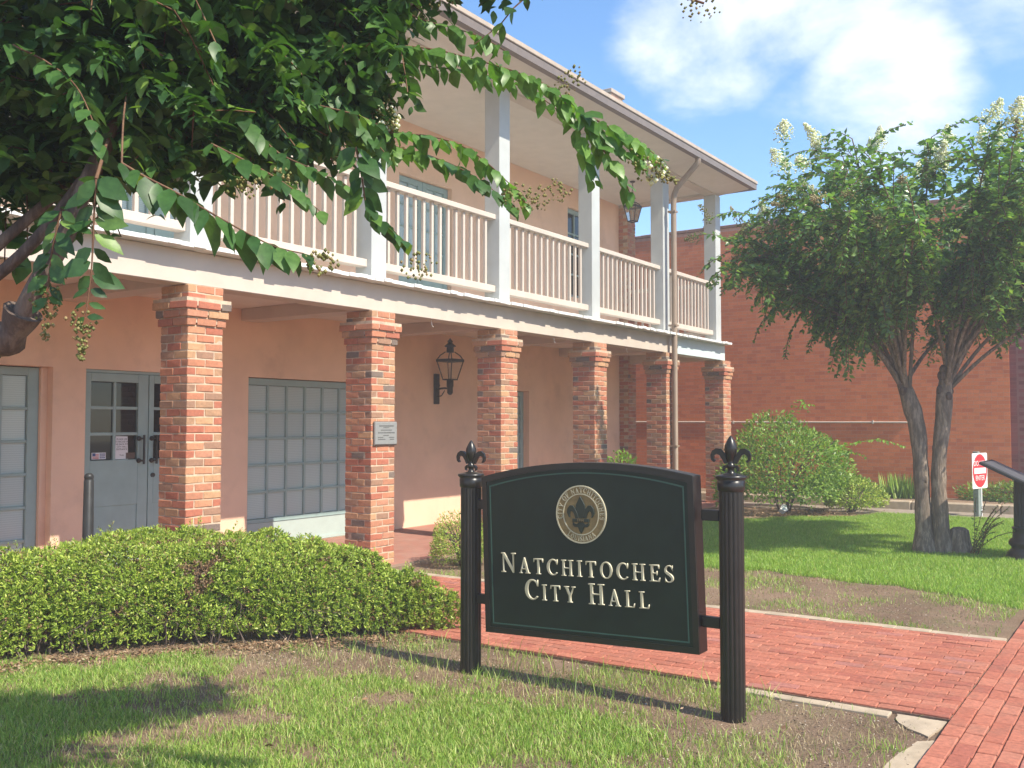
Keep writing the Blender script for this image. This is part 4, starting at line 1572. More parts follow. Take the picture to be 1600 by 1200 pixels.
for wq, curl, fold in ((1.22, 1.0, 1.0), (1.0, 2.2, 1.5), (1.35, -.6, .6), (1.12, 3.2, .8), (.9, .4, 2.0)):
    lm = bpy.data.meshes.new('leaf')
    q_ = []
    for p in LEAF_T:
        z_ = p[2] * fold if abs(p[0]) > .01 else p[2] * .6
        q_.append(Vector((p[0] * wq + .05 * curl * p[1] ** 2 * (1 if fold > 1 else -1), p[1] * (1 - .03 * abs(curl)), z_ - .09 * curl * p[1] ** 2 + (.03 * math.sin(9 * p[1]) if abs(p[0]) > .1 else 0))))
    lm.from_pydata(q_, [], LEAF_F)
    lm.polygons.foreach_set('use_smooth', [True] * len(LEAF_F))
    lm.materials.append(M_leaf_one)
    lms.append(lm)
nleaf = 0
LX_, LA_, LN_, LL_ = [], [], [], []
tw = MB()
for key, pts in SP.items():
    big = {'D1': .092, 'E1': .082, 'E2': .072, 'F1': .09, 'H1': .065, 'A3': .07}.get(key, .078)
    stp = {'D1': .031, 'E1': .033, 'H1': .05, 'A1': .034, 'A2': .027, 'A3': .034}.get(key, .029)
    P, A, Nn, L, R = spray(pts, stp, big, {'E1': .15, 'E2': .15, 'F1': .5, 'D1': 1.1}.get(key, .7), 0)
    tw.tube(R, list(np.linspace(.0032, .0014, len(R))), 6)
    for p, a, nn, l in zip(P, A, Nn, L):
        if nleaf >= 300:
            LX_.append(p), LA_.append(a), LN_.append(nn), LL_.append(l)
            continue
        av = Vector(a).normalized()
        nv_ = Vector(nn)
        nv_ = (nv_ - av * nv_.dot(av)).normalized()
        sv = av.cross(nv_)
        M = Matrix(((sv.x, av.x, nv_.x, p[0]), (sv.y, av.y, nv_.y, p[1]), (sv.z, av.z, nv_.z, p[2]), (0, 0, 0, 1))) @ Matrix.Scale(float(l), 4)
        inst('leaf', lms[nleaf * 7 % 5], M, tree)
        nleaf += 1
tw.tube(resample([(2.55, 2.009, 3.123), (2.463, 1.61, 3.045)], .1), .006, 6)
tw.tube(resample([(2.55, 2.009, 3.123), (2.63, 1.75, 3.3), (2.832, 1.418, 3.141), (2.908, 1.315, 3.034), (2.957, 1.245, 3.002)], .06), .004, 6)
tw.tube(resample([(2.31, 2.199, 2.907), (2.27, 2.215, 2.87), (2.229, 2.235, 2.834)], .05), .006, 6)
tw.tube(resample([(2.057, 2.315, 2.75), (2.13, 2.25, 2.64), (2.202, 2.206, 2.556)], .05), .006, 6)
tw.tube(resample([(1.651, 2.473, 2.65), (1.45, 2.2, 2.4), (1.293, 1.967, 2.198)], .05), .0025, 6)
tw.tube(resample([(1.592, 2.487, 2.43), (1.5, 2.35, 2.36), (1.433, 2.291, 2.238)], .05), .005, 6)
# crown: twigs all round the branch ends, each a spray of opposite leaves
ell = [((1.72, 2.88, 3.15), (1.05, 1.05, .80), 320), ((2.18, 2.40, 2.98), (.50, .52, .46), 100), ((1.80, 2.55, 2.80), (.55, .55, .42), 105),
       ((1.25, 3.35, 2.95), (.9, .8, .75), 110), ((2.40, 2.25, 3.40), (.6, .6, .45), 80), ((1.55, 2.35, 2.62), (.28, .3, .30), 60),
       ((1.60, 2.85, 2.55), (.30, .35, .20), 70), ((1.80, 2.54, 2.56), (.30, .32, .20), 80), ((2.02, 2.32, 2.58), (.26, .28, .22), 70), ((2.25, 2.15, 2.70), (.22, .22, .22), 50), ((1.45, 2.72, 2.75), (.3, .35, .3), 60),
       ((1.65, 1.95, 3.95), (.95, .75, .36), 260), ((1.2, 2.6, 4.0), (.8, .7, .4), 120), ((2.75, 1.75, 3.68), (.55, .55, .24), 120), ((3.15, 1.45, 3.75), (.5, .5, .22), 90), ((1.45, 2.95, 2.42), (.25, .3, .14), 40)]  # topmost lobes: unseen foliage added overhead to shade the crown
hubs = np.concatenate([resample(SK[b], .1)[3:] for b in ('b1', 'b2', 'b3', 'b4', 'b5')])
for c, r, n in ell:
    for i in range(n):
        d = nrm(rng.normal(0, 1, (1, 3)))[0]
        e = np.array(c) + d * np.array(r) * rng.uniform(.55, 1.0)
        ln = rng.uniform(.22, .42)
        back = hubs[np.argmin(np.linalg.norm(hubs - e, axis=1))] - e
        dirv = -nrm(back[None])[0] * .7 + d * .4 + rng.normal(0, .35, 3)
        dirv = nrm(dirv[None])[0]
        s0 = e - dirv * ln
        mid = (s0 + e) / 2 + np.array([0, 0, .05])
        e2 = e + np.array([0, 0, -.07])
        P, A, Nn, L, R = spray([s0, mid, e2], .034, .076, .45, 0, .5)
        LX_ += list(P)
        LA_ += list(A)
        LN_ += list(Nn)
        LL_ += list(L)
        if i % 3 == 0:
            tw.tube(R[::2] if len(R) > 4 else R, .0022, 5, True, False)
tw.build('twigs', M_stem, tree)
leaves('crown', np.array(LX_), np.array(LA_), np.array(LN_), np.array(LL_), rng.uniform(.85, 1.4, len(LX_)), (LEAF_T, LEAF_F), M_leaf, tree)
for c, r in (((2.578, 1.674, 2.319), .045), ((2.611, 1.622, 2.354), .05), ((2.22, 1.861, 2.079), .05), ((1.561, 1.591, 1.971), .035), ((2.951, 1.254, 2.992), .06), ((2.713, 1.621, 2.747), .05), ((1.781, 2.133, 2.271), .045), ((1.842, 2.043, 2.289), .04), ((2.55, 1.72, 2.34), .05), ((2.463, 1.968, 3.03), .05)):
    blob_cluster('seed_cluster', c, r, 46, .0058, M_seed, tree, (1.2, 1.2, .9))
for c in ((1.426, 2.331, 1.90), (1.427, 2.502, 1.96)):
    blob_cluster('seed_cluster', c, .045, 90, .0056, M_seed, tree, axis=(0, 0, -.13))
for c, ax in (((2.80, 1.42, 2.46), (.09, -.10, -.06)), ((2.285, 2.085, 2.63), (.04, -.05, -.10))):
    blob_cluster('seed_cluster', c, .06, 120, .0055, M_seed, tree, axis=ax)
    blob_cluster('flower_cluster', np.array(c) + np.array(ax) * .5, .05, 26, .0085, M_flower, tree)

# ------------------------------------------------------------------ right crape myrtle
RT = Vector((12.8, 2.4, 0))
rtree = empty('crape_myrtle_tree', RT, 'white flowering crape myrtle with two grey trunks on the lawn before the brick wall', 'tree')
rk = random.Random(12)


def trunk(pts, rads, name='trunk'):
    Q = resample(pts, .12)
    R = np.interp(np.linspace(0, 1, len(Q)), np.linspace(0, 1, len(rads)), rads)
    R = [r * (1 + .06 * math.sin(i * 1.7) + rk.uniform(-.04, .04)) for i, r in enumerate(R)]
    m = MB().tube(Q, R, 14)
    for i in range(14):
        j = rk.randrange(len(Q))
        m.ball(Vector(Q[j]) + Vector((rk.uniform(-.7, .7), rk.uniform(-.7, .7), 0)).normalized() * R[j] * .8, R[j] * rk.uniform(.2, .35), 7, 5, (1, 1, 2.2))
    return m.build(name, M_bark, rtree)


trunk([(12.78, 2.53, -.05), (12.79, 2.54, .3), (12.78, 2.56, 1.0), (12.8, 2.60, 1.55), (12.8, 2.70, 1.95), (12.8, 2.76, 2.12)], [.15, .10, .088, .09, .11, .085])
trunk([(12.86, 2.33, -.05), (12.84, 2.36, .4), (12.82, 2.36, 1.1), (12.84, 2.30, 1.7), (12.86, 2.28, 2.05), (12.86, 2.24, 2.28)], [.15, .10, .086, .085, .10, .075])
m = MB().lathe((12.92, 2.16, -.03), [(.17, 0), (.15, .1), (.125, .22), (.11, .33), (.07, .36), (.01, .37)], 9)
m.build('stump', M_bark, rtree)
KN = [np.array((12.8, 2.75, 2.08)), np.array((12.86, 2.25, 2.24)), np.array((12.8, 2.69, 1.9)), np.array((12.86, 2.28, 1.98))]
for ki, p in enumerate(KN):
    m = MB()
    for i in range(9):
        m.ball(Vector(p) + Vector((rk.uniform(-.06, .06), rk.uniform(-.06, .06), rk.uniform(-.09, .05))), rk.uniform(.035, .062), 9, 7, (1, 1, 1.25))
    m.build('pollard_knob', M_bark_dark, rtree)
tips = []
CX, CY = 12.85, 2.2
limbs = []
nl = 40
for i in range(nl):
    az = i * 2.39996 + rk.uniform(-.25, .25)
    f = (i + .5) / nl
    el = math.asin(.03 + .97 * (f ** .85))
    Rr = 2.55 * math.cos(el) ** .62 * rk.uniform(.86, 1.1)
    zt = 3.0 + 1.95 * math.sin(el) ** .75 + rk.uniform(-.2, .2)
    tip = np.array((CX + Rr * math.cos(az), CY + Rr * math.sin(az), zt))
    k0 = KN[i % 4]
    if math.sin(az) > .2:
        k0 = KN[0] if i % 2 else KN[2]
    elif math.sin(az) < -.2:
        k0 = KN[1] if i % 2 else KN[3]
    mid = k0 * .5 + tip * .5 + np.array((0, 0, .25 * (1 - f) + .12))
    m1 = k0 * .8 + tip * .2 + np.array((0, 0, .28))
    limbs.append([k0, m1, mid, tip + np.array((0, 0, .05))])
bm_ = MB()
LXr, LAr, LNr, LLr = [], [], [], []
twm = MB()
pan = []
for li, lb in enumerate(limbs):
    Q = resample(lb, .12)
    MB().tube(Q, list(np.linspace(.026, .007, len(Q))), 7).build('branch', M_bark, rtree)
    nt_ = 54
    for q in range(nt_):
        f = .34 + .66 * (q + rk.random()) / nt_
        if q == nt_ - 1:
            f = 1.0
        b = Q[min(len(Q) - 1, int(f * (len(Q) - 1)))]
        outw = np.array((b[0] - CX, b[1] - CY, 0))
        outw = outw / (np.linalg.norm(outw) + .2)
        d = outw * .75 + rng.normal(0, 1, 3) * np.array((.55, .55, .34)) + np.array((0, 0, .06))
        d = nrm(d[None])[0]
        low = b[2] < 3.7
        ln = rk.uniform(.3, .55) if low else rk.uniform(.35, .75)
        sag = (.17 if low else .04) * rk.uniform(.6, 1.4)
        e = b + d * ln + np.array((0, 0, -sag))
        if e[2] > 5.1:
            d = d * np.array((1, 1, .3))
            e = b + d * ln
            e[2] = min(e[2], 5.3 + .15 * rk.random())
        mid = b + d * ln * .55 + np.array((0, 0, .07))
        P, A, Nn, L, R = spray([b, mid, e], .042, .108, .14, .1, .38)
        LXr += list(P)
        LAr += list(A)
        LNr += list(Nn)
        LLr += list(L)
        twm.tube(R[::3] if len(R) > 6 else R, .005, 4, True, False)
        if rk.random() < .07 or (q == nt_ - 1):
            pan.append((e, d, b[2]))
for q in range(80):
    a_, rr_ = rk.uniform(0, 2 * PI), 1.5 * math.sqrt(rk.random())
    b = np.array((CX + rr_ * math.cos(a_), CY + .1 + rr_ * math.sin(a_), rk.uniform(3.5, 4.75) - .12 * rr_ ** 2))
    d = nrm((rng.normal(0, .7, 3) + np.array((0, 0, .25)))[None])[0]
    P, A, Nn, L, R = spray([b, b + d * .3 + np.array((0, 0, .05)), b + d * .6], .042, .108, .14, 0, .38)
    LXr += list(P)
    LAr += list(A)
    LNr += list(Nn)
    LLr += list(L)
# long arching shoots that break the outline
for pts in ([(12.9, 3.3, 4.9), (12.85, 3.75, 5.25), (12.8, 4.05, 5.28), (12.8, 4.28, 5.2)], [(12.8, 3.9, 4.2), (12.8, 4.35, 4.62), (12.8, 4.72, 4.6), (12.8, 4.9, 4.45)],
            [(12.8, 3.6, 3.6), (12.7, 4.2, 3.72), (12.7, 4.65, 3.6), (12.7, 4.95, 3.4)], [(12.8, 3.6, 3.3), (12.6, 4.1, 3.25), (12.5, 4.45, 3.0), (12.5, 4.6, 2.7)],
            [(12.9, 2.3, 4.8), (12.9, 1.7, 5.15), (12.9, 1.3, 5.2), (12.9, .95, 5.0)], [(12.7, 3.4, 3.2), (12.3, 3.8, 3.1), (12.2, 4.0, 2.75), (12.15, 4.05, 2.45)],
            [(12.5, 2.9, 3.0), (12.1, 3.1, 2.9), (11.9, 3.2, 2.6), (11.85, 3.2, 2.3)], [(12.6, 1.6, 3.2), (12.2, 1.2, 3.0), (12.1, .95, 2.7), (12.05, .85, 2.4)]):
    P, A, Nn, L, R = spray(pts, .036, .075, .4, 0)
    LXr += list(P)
    LAr += list(A)
    LNr += list(Nn)
    LLr += list(L)
    twm.tube(R[::2], .006, 5, True, False)
    pan.append((np.array(pts[-1]), nrm((np.array(pts[-1]) - np.array(pts[-2]))[None])[0], 4.9))
for p in ((12.968, 2.409, 5.037), (13.113, 1.839, 5.101), (13.344, 1.673, 5.154), (12.272, 3.105, 4.621), (11.868, 3.701, 4.541), (11.513, 3.818, 5.2), (12.595, 2.943, 5.2), (13.145, 1.455, 4.846), (13.183, 2.255, 5.27), (12.271, 3.46, 4.631)):
    tp = np.array(p)
    cl_ = min(limbs, key=lambda q_: np.linalg.norm(np.array(q_[-1]) - tp))[-1]
    P, A, Nn, L, R = spray([np.array(cl_) * .6 + tp * .4 - np.array((0, 0, .35)), np.array(cl_) * .25 + tp * .75 - np.array((0, 0, .12)), tp], .036, .085, .1, 0, .35)
    LXr += list(P)
    LAr += list(A)
    LNr += list(Nn)
    LLr += list(L)
    pan.append((tp, np.array((0, 0, .2)), 9))
twm.build('twigs', M_stem, rtree)
leaves('crown', np.array(LXr), np.array(LAr), np.array(LNr), np.array(LLr), np.full(len(LXr), 1.12), (SML_T, SML_F), M_leaf_far, rtree)
pan.sort(key=lambda t: -t[0][2])
for i, (e, d, z) in enumerate(pan[:100]):
    ax = np.array((d[0] * .5, d[1] * .5, .75 if e[2] > 4.3 else -.1)) * rk.uniform(.22, .36)
    fresh = e[2] > 4.5 and (i < 34 or i % 4 == 0)
    if fresh:
        e_ = e - np.array((0, 0, .04))
        o_ = blob_cluster('flower_cluster', e_, rk.uniform(.11, .16), 300, .0125, M_flower, rtree, axis=ax * rk.uniform(.8, 1.15))
        if i % 2:
            blob_cluster('flower_cluster', e_ + np.array((rk.uniform(-.12, .12), rk.uniform(-.16, .16), -.08)), .10, 170, .0125, M_flower, rtree, axis=ax * .7 + np.array((rk.uniform(-.08, .08), rk.uniform(-.08, .08), 0)))
    else:
        blob_cluster('seed_cluster', e - np.array((0, 0, .02)), rk.uniform(.07, .11), 90, .011, M_flower_old if i % 2 else M_seed, rtree, axis=ax)


# ------------------------------------------------------------------ shrubs
def shrub(root, cx, cy, rx, ry, h, n, ll, mat, wid=.8, base=.12, lumps=7, seed=1, tpl=(SML_T, SML_F), inner=.6):
    r = np.random.default_rng(seed)
    lump = nrm(r.normal(0, 1, (lumps, 3)))
    d = nrm(r.normal(0, 1, (n, 3)))
    d[:, 2] = np.abs(d[:, 2]) * 1.2 - .55
    d = nrm(d)
    rad_ = .80 + .24 * np.max(np.clip(d @ lump.T, 0, 1) ** 6, axis=1) + r.normal(0, .02, n)
    dep = inner + (1 - inner) * r.random(n) ** .45
    P = d * (rad_ * dep)[:, None] * np.array((rx, ry, h * .62))
    P[:, 0] += cx
    P[:, 1] += cy
    P[:, 2] += h * .42
    P[:, 2] = np.maximum(P[:, 2], base * r.random(n))
    A = d * .7 + r.normal(0, .55, (n, 3)) + np.array((0, 0, .25))
    Nn = d * .5 + np.array((0, 0, .6)) + r.normal(0, .4, (n, 3))
    leaves('foliage', P, A, Nn, ll * r.uniform(.7, 1.25, n), np.full(n, wid), tpl, mat, root)
    m = MB()
    q = random.Random(seed)
    for i in range(16):
        a = q.uniform(0, 2 * PI)
        e = q.uniform(.3, .8)
        m.tube([(cx + .08 * rx * math.cos(a), cy + .08 * ry * math.sin(a), 0), (cx + .4 * e * rx * math.cos(a), cy + .4 * e * ry * math.sin(a), h * .4), (cx + e * rx * math.cos(a + .2), cy + e * ry * math.sin(a + .2), h * .75)], [.014, .010, .004], 5)
    m.build('stems', M_bark_dark, root)


big = empty('shrub', (17.4, 5.85, 0), 'tall rounded green shrub growing at the corner of the arcade, taller than its neighbours', 'shrub')
shrub(big, 17.4, 5.85, 1.3, 1.25, 1.75, 11000, .075, M_shrub, .95, .15, 9, 3)
m = MB()
for pts in ([(17.2, 5.8, 1.5), (17.1, 5.6, 1.85), (17.1, 5.45, 2.05), (17.1, 5.3, 1.85)], [(17.4, 5.3, 1.1), (17.0, 4.4, 1.30), (16.9, 4.0, 1.34), (16.9, 3.65, 1.24)], [(17.4, 5.3, .9), (17.1, 4.75, 1.1), (17.0, 4.5, 1.12), (17.0, 4.3, 1.05)], [(17.2, 5.8, 1.45), (17.0, 5.5, 1.8), (17.0, 5.35, 1.95), (17.0, 5.2, 1.95)]):
    P, A, Nn, L, R = spray(pts, .055, .12, .3, .1)
    leaves('shoot', P, A, Nn, L, np.full(len(P), .9), (SML_T, SML_F), M_shoot, big)
s2 = empty('shrub', (18.1, 4.75, 0), 'low yellowish green bush at the lawn side foot of the tall shrub', 'shrub')
shrub(s2, 18.0, 4.8, .75, .6, .62, 3500, .06, M_hedge, .8, .1, 6, 4)
s3 = empty('shrub', (8.62, 6.72, 0), 'small rounded azalea bush beside the path, half hidden by the left sign post', 'shrub')
shrub(s3, 8.72, 6.62, .42, .42, .62, 5200, .034, M_hedge, .75, .06, 9, 6, (SML_T, SML_F), .45)
s4 = empty('shrub', (16.6, 8.9, 0), 'bright green sapling showing between the far pillars above the sign', 'shrub')
shrub(s4, 16.9, 8.9, .4, .4, 1.15, 700, .1, M_shoot, .9, .2, 5, 8)
s5 = empty('shrub', (16.35, 6.7, 0), 'slender green seedling close to the downspout foot', 'shrub')
shrub(s5, 16.6, 6.6, .3, .3, .9, 420, .08, M_shoot, .9, .2, 5, 9)
s6 = empty('sucker_shoots', (12.75, 1.98, 0), 'thin leafy sucker shoots sprouting beside the double grey trunk', 'plant')
m = MB()
LX2, LA2, LN2, LL2 = [], [], [], []
for i in range(13):
    a = rk.uniform(-2.6, .2)
    ln = rk.uniform(.4, .72)
    e = np.array((12.75 + math.cos(a) * ln * .5, 1.98 + math.sin(a) * ln * .75, rk.uniform(.3, .75)))
    P, A, Nn, L, R = spray([np.array((12.75 + rk.uniform(-.05, .05), 2.0 + rk.uniform(-.1, .05), 0.0)), (np.array((12.75, 1.98, 0)) + e) / 2 + np.array((0, 0, .1)), e], .04, .045, .1, .2, .4)
    LX2 += list(P)
    LA2 += list(A)
    LN2 += list(Nn)
    LL2 += list(L)
    m.tube(R[::2], .004, 5)
m.build('stems', M_stem, s6)
leaves('foliage', np.array(LX2), np.array(LA2), np.array(LN2), np.array(LL2), np.full(len(LX2), .9), (SML_T, SML_F), M_leaf_far, s6)
# weeds at the foot of the red wall
for (x, y, rx, ry, h, n, lab) in ((20.2, 1.6, .35, 1.9, .55, 3600, 'low leafy ground cover along the red wall, right of the tree trunks'), (20.1, 5.6, .4, .9, .62, 2200, 'tuft of long grassy weeds by the kerb, behind the tall shrub')):
    w = empty('weed_patch', (x, y, 0), lab, 'plant')
    shrub(w, x, y, rx, ry, h, n, .10, M_shrub, .6, .1, 6, int(y * 10))
wg = empty('grass_clump', (20.0, 4.35, 0), 'upright clump of tall strap leaved grass against the red wall', 'plant')
n = 260
a = rng.uniform(0, 2 * PI, n)
P = np.stack([20.0 + rng.normal(0, .09, n), 4.4 + rng.normal(0, .16, n), np.zeros(n)], 1)
A = np.stack([np.cos(a) * .35, np.sin(a) * .35, np.ones(n)], 1)
leaves('blades', P, A, np.stack([np.cos(a), np.sin(a), np.zeros(n) + .3], 1), rng.uniform(.35, .7, n), np.full(n, .08), (SML_T, SML_F), M_grass, wg)
tag(np_mesh('strip_soil', [(19.23, -14, .15), (20.49, -14, .15), (20.49, 12, .15), (19.23, 12, .15)], [0, 1, 2, 3], [4], M_soil), kind='structure')

# ------------------------------------------------------------------ azalea hedge
HP = [(5.98, 4.48), (5.12, 5.20), (4.45, 5.88), (3.7, 6.40), (2.2, 6.6), (2.2, 7.12), (5.46, 7.12), (5.74, 5.5)]
hedge = empty('hedge', (4.7, 6.2, 0), 'clipped yellow green azalea hedge sprawling in front of the first brick pillar', 'hedge')
nn_ = 60000
hx = rng.uniform(2.2, 6.0, nn_)
hy = rng.uniform(4.45, 7.15, nn_)
ok = in_poly(hx, hy, HP)
hx, hy = hx[ok], hy[ok]
ed = poly_dist(hx, hy, HP)
Hm = np.interp(hy, [4.5, 5.0, 5.5, 6.2, 7.2], [.37, .54, .62, .67, .66])


def hedge_h(x, y, e, hm):
    prof = np.clip(e / .30, 0, 1)
    prof = np.sqrt(1 - (1 - prof) ** 2)
    return hm * (.38 + .62 * prof) + .16 * (fbm(x, y, 2.6) - .5) + .17 * (fbm(x + 4, y, 6) - .5) + .03


hz = hedge_h(hx, hy, ed, Hm)
keep = rng.random(len(hx)) < .40
# top tips
tx, ty, tz, te = hx[keep], hy[keep], hz[keep], ed[keep]
tz = tz - np.abs(rng.normal(0, .03, len(tz)))
# flank tips: near the border, any height
fl = (ed < .16)
fx, fy, fz, fe = hx[fl], hy[fl], hz[fl], ed[fl]
reps = 3
fx, fy, fe = np.tile(fx, reps), np.tile(fy, reps), np.tile(fe, reps)
fz = np.tile(fz, reps) * (.10 + .9 * rng.random(len(fx)) ** .75)
# bulge outwards with height
cxh, cyh = 4.6, 6.4
tipx, tipy, tipz = np.concatenate([tx, fx]), np.concatenate([ty, fy]), np.concatenate([tz, fz])
cl = fbm(tipx + tipz * 1.3, tipy - tipz, 5.0)
keep = cl > .41 - .25 * (tipz > .40) - .3 * (tipy < 5.6) - .12 * (tipx > 4.2)
tipx, tipy, tipz = tipx[keep], tipy[keep], tipz[keep]
edk = np.concatenate([te, fe])[keep]
per = 6
n = len(tipx) * per
bx, by, bz = np.repeat(tipx, per), np.repeat(tipy, per), np.repeat(tipz, per)
outv = np.stack([bx - cxh, (by - cyh) * 1.0, np.zeros(n)], 1)
outv = nrm(outv)
eg = np.repeat(edk, per)
A = nrm(rng.normal(0, 1, (n, 3))) * .85 + np.array((0, 0, .5)) + outv * np.clip(.6 - eg * 2, 0, .6)[:, None]
Nn = np.array((0, 0, .7)) + outv * .35 + rng.normal(0, .5, (n, 3))
PB = np.stack([bx, by, bz], 1)
LB = rng.uniform(.020, .042, n)
dead = np.repeat((fbm(tipx * 1.0 + 5, tipy + tipz, 4.5) > .755) | (rng.random(len(tipx)) < .03), per)
leaves('foliage', PB[~dead], A[~dead], Nn[~dead], LB[~dead], np.full(int((~dead).sum()), .72), (QD_T, QD_F), M_hedge, hedge)
leaves('dry_foliage', PB[dead], A[dead], Nn[dead], LB[dead] * .9, np.full(int(dead.sum()), .6), (QD_T, QD_F), M_litter, hedge)
m = MB()
sx_, sa_, sn_, sl2 = [], [], [], []
for i in rng.choice(len(tx), 150, replace=False):
    b = np.array((tx[i], ty[i], tz[i] - .02))
    e = b + np.array((rng.normal(0, .03), rng.normal(0, .03), rng.uniform(.05, .13)))
    P, A2, N2, L2_, R = spray([b, (b + e) / 2 + rng.normal(0, .006, 3), e], .011, .028, -.35, .1, .4)
    m.tube(R, .0014, 4, True, False)
    sx_ += list(P)
    sa_ += list(A2)
    sn_ += list(N2)
    sl2 += list(L2_)
m.build('stray_twigs', M_stem, hedge)['kind'] = 'stuff'
leaves('stray_foliage', np.array(sx_), np.array(sa_), np.array(sn_), np.array(sl2), np.full(len(sx_), .7), (QD_T, QD_F), M_hedge, hedge)
m = MB()
for i in range(420):
    while True:
        x, y = rk.uniform(2.3, 5.7), rk.uniform(4.6, 7.1)
        if in_poly(np.array([x]), np.array([y]), HP)[0]:
            break
    e = float(poly_dist(np.array([x]), np.array([y]), HP)[0])
    h = float(np.interp(y, [4.5, 5.0, 5.5, 6.2, 7.2], [.37, .54, .62, .67, .66])) * (.5 if e < .15 else .88)
    p = Vector((x, y, 0))
    for q in range(2):
        m.tube([p, p + Vector((rk.gauss(0, .05), rk.gauss(0, .05), h * .5)), p + Vector((rk.gauss(0, .13), rk.gauss(0, .13), h * rk.uniform(.8, 1.0)))], [.006, .004, .002], 4, True, False)
m.build('stems', M_bark_dark, hedge)
# a tall soft shoot and bare twigs standing above the hedge
P, A, Nn, L, R = spray([(5.2, 6.3, .62), (5.2, 6.3, .72), (5.22, 6.28, .80)], .03, .06, -.2, .2)
leaves('shoot', P, A, Nn, L, np.full(len(P), .7), (SML_T, SML_F), M_shoot, hedge)

# ------------------------------------------------------------------ grass
L1 = [(3.449, 6.45), (3.715, 5.84), (4.247, 5.6), (4.40, 5.2), (3.95, 4.9), (4.10, 4.605), (4.487, 4.233), (4.577, 3.4), (4.678, 2.764), (4.614, 2.117), (4.474, 1.658), (4.30, 1.20), (.3, 1.20), (.3, 6.6)]
L2 = [(14.3, 6.4), (16.0, 5.6), (17.4, 4.45), (17.95, 4.3), (17.95, -.5), (9.7, 1.06), (9.35, 1.06), (9.7, 1.62), (10.1, 2.638), (10.2, 3.684), (10.1, 4.302), (10.2, 6.4)]


def blades(name, x, y, h, w, lean, mat, z0=0.0):
    n = len(x)
    a = rng.uniform(0, 2 * PI, n)
    b = rng.uniform(0, 2 * PI, n)
    ln = lean * rng.uniform(.2, 1.0, n)
    ux, uy = np.cos(a), np.sin(a)
    lx, ly = np.cos(b) * ln * h, np.sin(b) * ln * h
    hz_ = h * np.sqrt(np.clip(1 - (ln * .8) ** 2, .1, 1))
    V = np.zeros((n, 5, 3))
    V[:, 0] = np.stack([x - ux * w, y - uy * w, np.full(n, z0 - .005)], 1)
    V[:, 1] = np.stack([x + ux * w, y + uy * w, np.full(n, z0 - .005)], 1)
    V[:, 2] = np.stack([x + lx * .4 + ux * w * .8, y + ly * .4 + uy * w * .8, hz_ * .6 + z0], 1)
    V[:, 3] = np.stack([x + lx * .4 - ux * w * .8, y + ly * .4 - uy * w * .8, hz_ * .6 + z0], 1)
    V[:, 4] = np.stack([x + lx, y + ly, hz_ + z0], 1)
    fl = np.array([0, 1, 2, 3, 3, 2, 4])
    loops = (fl[None] + (np.arange(n) * 5)[:, None]).ravel()
    o = np_mesh(name, V.reshape(-1, 3), loops, np.tile([4, 3], n), mat, None, True)
    return tag(o, None, None, None, 'stuff')


def in_view(x, y, m=.25):
    d = x * math.cos(TH) + y * math.sin(TH)
    l = x * math.sin(TH) - y * math.cos(TH)
    return (d > 2.8) & (np.abs(l / np.maximum(d, .1)) < .56 + m)


n = 260000
x, y = rng.uniform(.3, 4.75, n), rng.uniform(1.15, 6.6, n)
j = .28 * (fbm(x, y, 3.0) - .5)
ok = in_poly(x + j, y + j, L1) & in_view(x, y)
patch = fbm(x + 3, y + 8, 2.2)
ok &= rng.random(n) < np.clip((patch - .33) * 5, .07, 1)
x, y = x[ok], y[ok]
hgt = rng.uniform(.018, .062, len(x)) * (.55 + 1.0 * fbm(x, y, 3.1))
tag(blades('lawn_grass', x, y, hgt, rng.uniform(.0014, .0030, len(x)), 1.0, M_grass), 'short green grass of the near lawn in front of the sign', 'grass')
# sparse weeds over the bare soil round the sign
n = 60000
x, y = rng.uniform(3.2, 5.6, n), rng.uniform(1.1, 7, n)
pt = fbm(x + 20, y + 2, 3.4)
edge = np.clip((x - 5.12) * 3, 0, .5)
ok = (rng.random(n) < np.clip((pt - .46) * 2.4 + edge * .55 * (pt > .36), 0.015, .6)) & in_view(x, y) & ~((x > 5.1) & (y < 1.8) & (rng.random(n) < .8))
ok &= ~in_poly(x, y, HP)
x, y = x[ok], y[ok]
tag(blades('weed_grass', x, y, rng.uniform(.025, .075, len(x)), rng.uniform(.0013, .0026, len(x)), 1.0, M_grass), 'thin tufts of weedy grass on the bare soil round the sign', 'grass')
n = 260
x, y = rng.uniform(4.6, 5.6, n), rng.uniform(1.9, 5.0, n)
tag(blades('tall_weed', x, y, rng.uniform(.08, .17, n), rng.uniform(.002, .0032, n), .8, M_grass), 'taller single grass stalks standing along the path edge', 'grass')
# far lawn
n = 330000
x, y = rng.uniform(9.3, 17.95, n), rng.uniform(-.6, 6.4, n)
j = .35 * (fbm(x, y, 2.2) - .5)
ok = in_poly(x + j * 1.5, y + j, L2) & in_view(x, y, .1)
x, y = x[ok], y[ok]
tag(blades('lawn_grass', x, y, rng.uniform(.03, .065, len(x)) * (.75 + .6 * fbm(x, y, .9)), rng.uniform(.0022, .004, len(x)), .8, M_lawn), 'bright green lawn under the white flowering tree', 'grass')
n = 40000
x, y = rng.uniform(7.97, 10.4, n), rng.uniform(1.1, 7, n)
pt = fbm(x + 31, y + 12, 1.9)
ok = rng.random(n) < np.clip((pt - .44) * 3.2, .02, .6)
x, y = x[ok], y[ok]
tag(blades('weed_grass', x, y, rng.uniform(.025, .06, len(x)), rng.uniform(.0018, .003, len(x)), 1.0, M_grass), 'patchy weedy grass on the bare strip along the far path edge', 'grass')


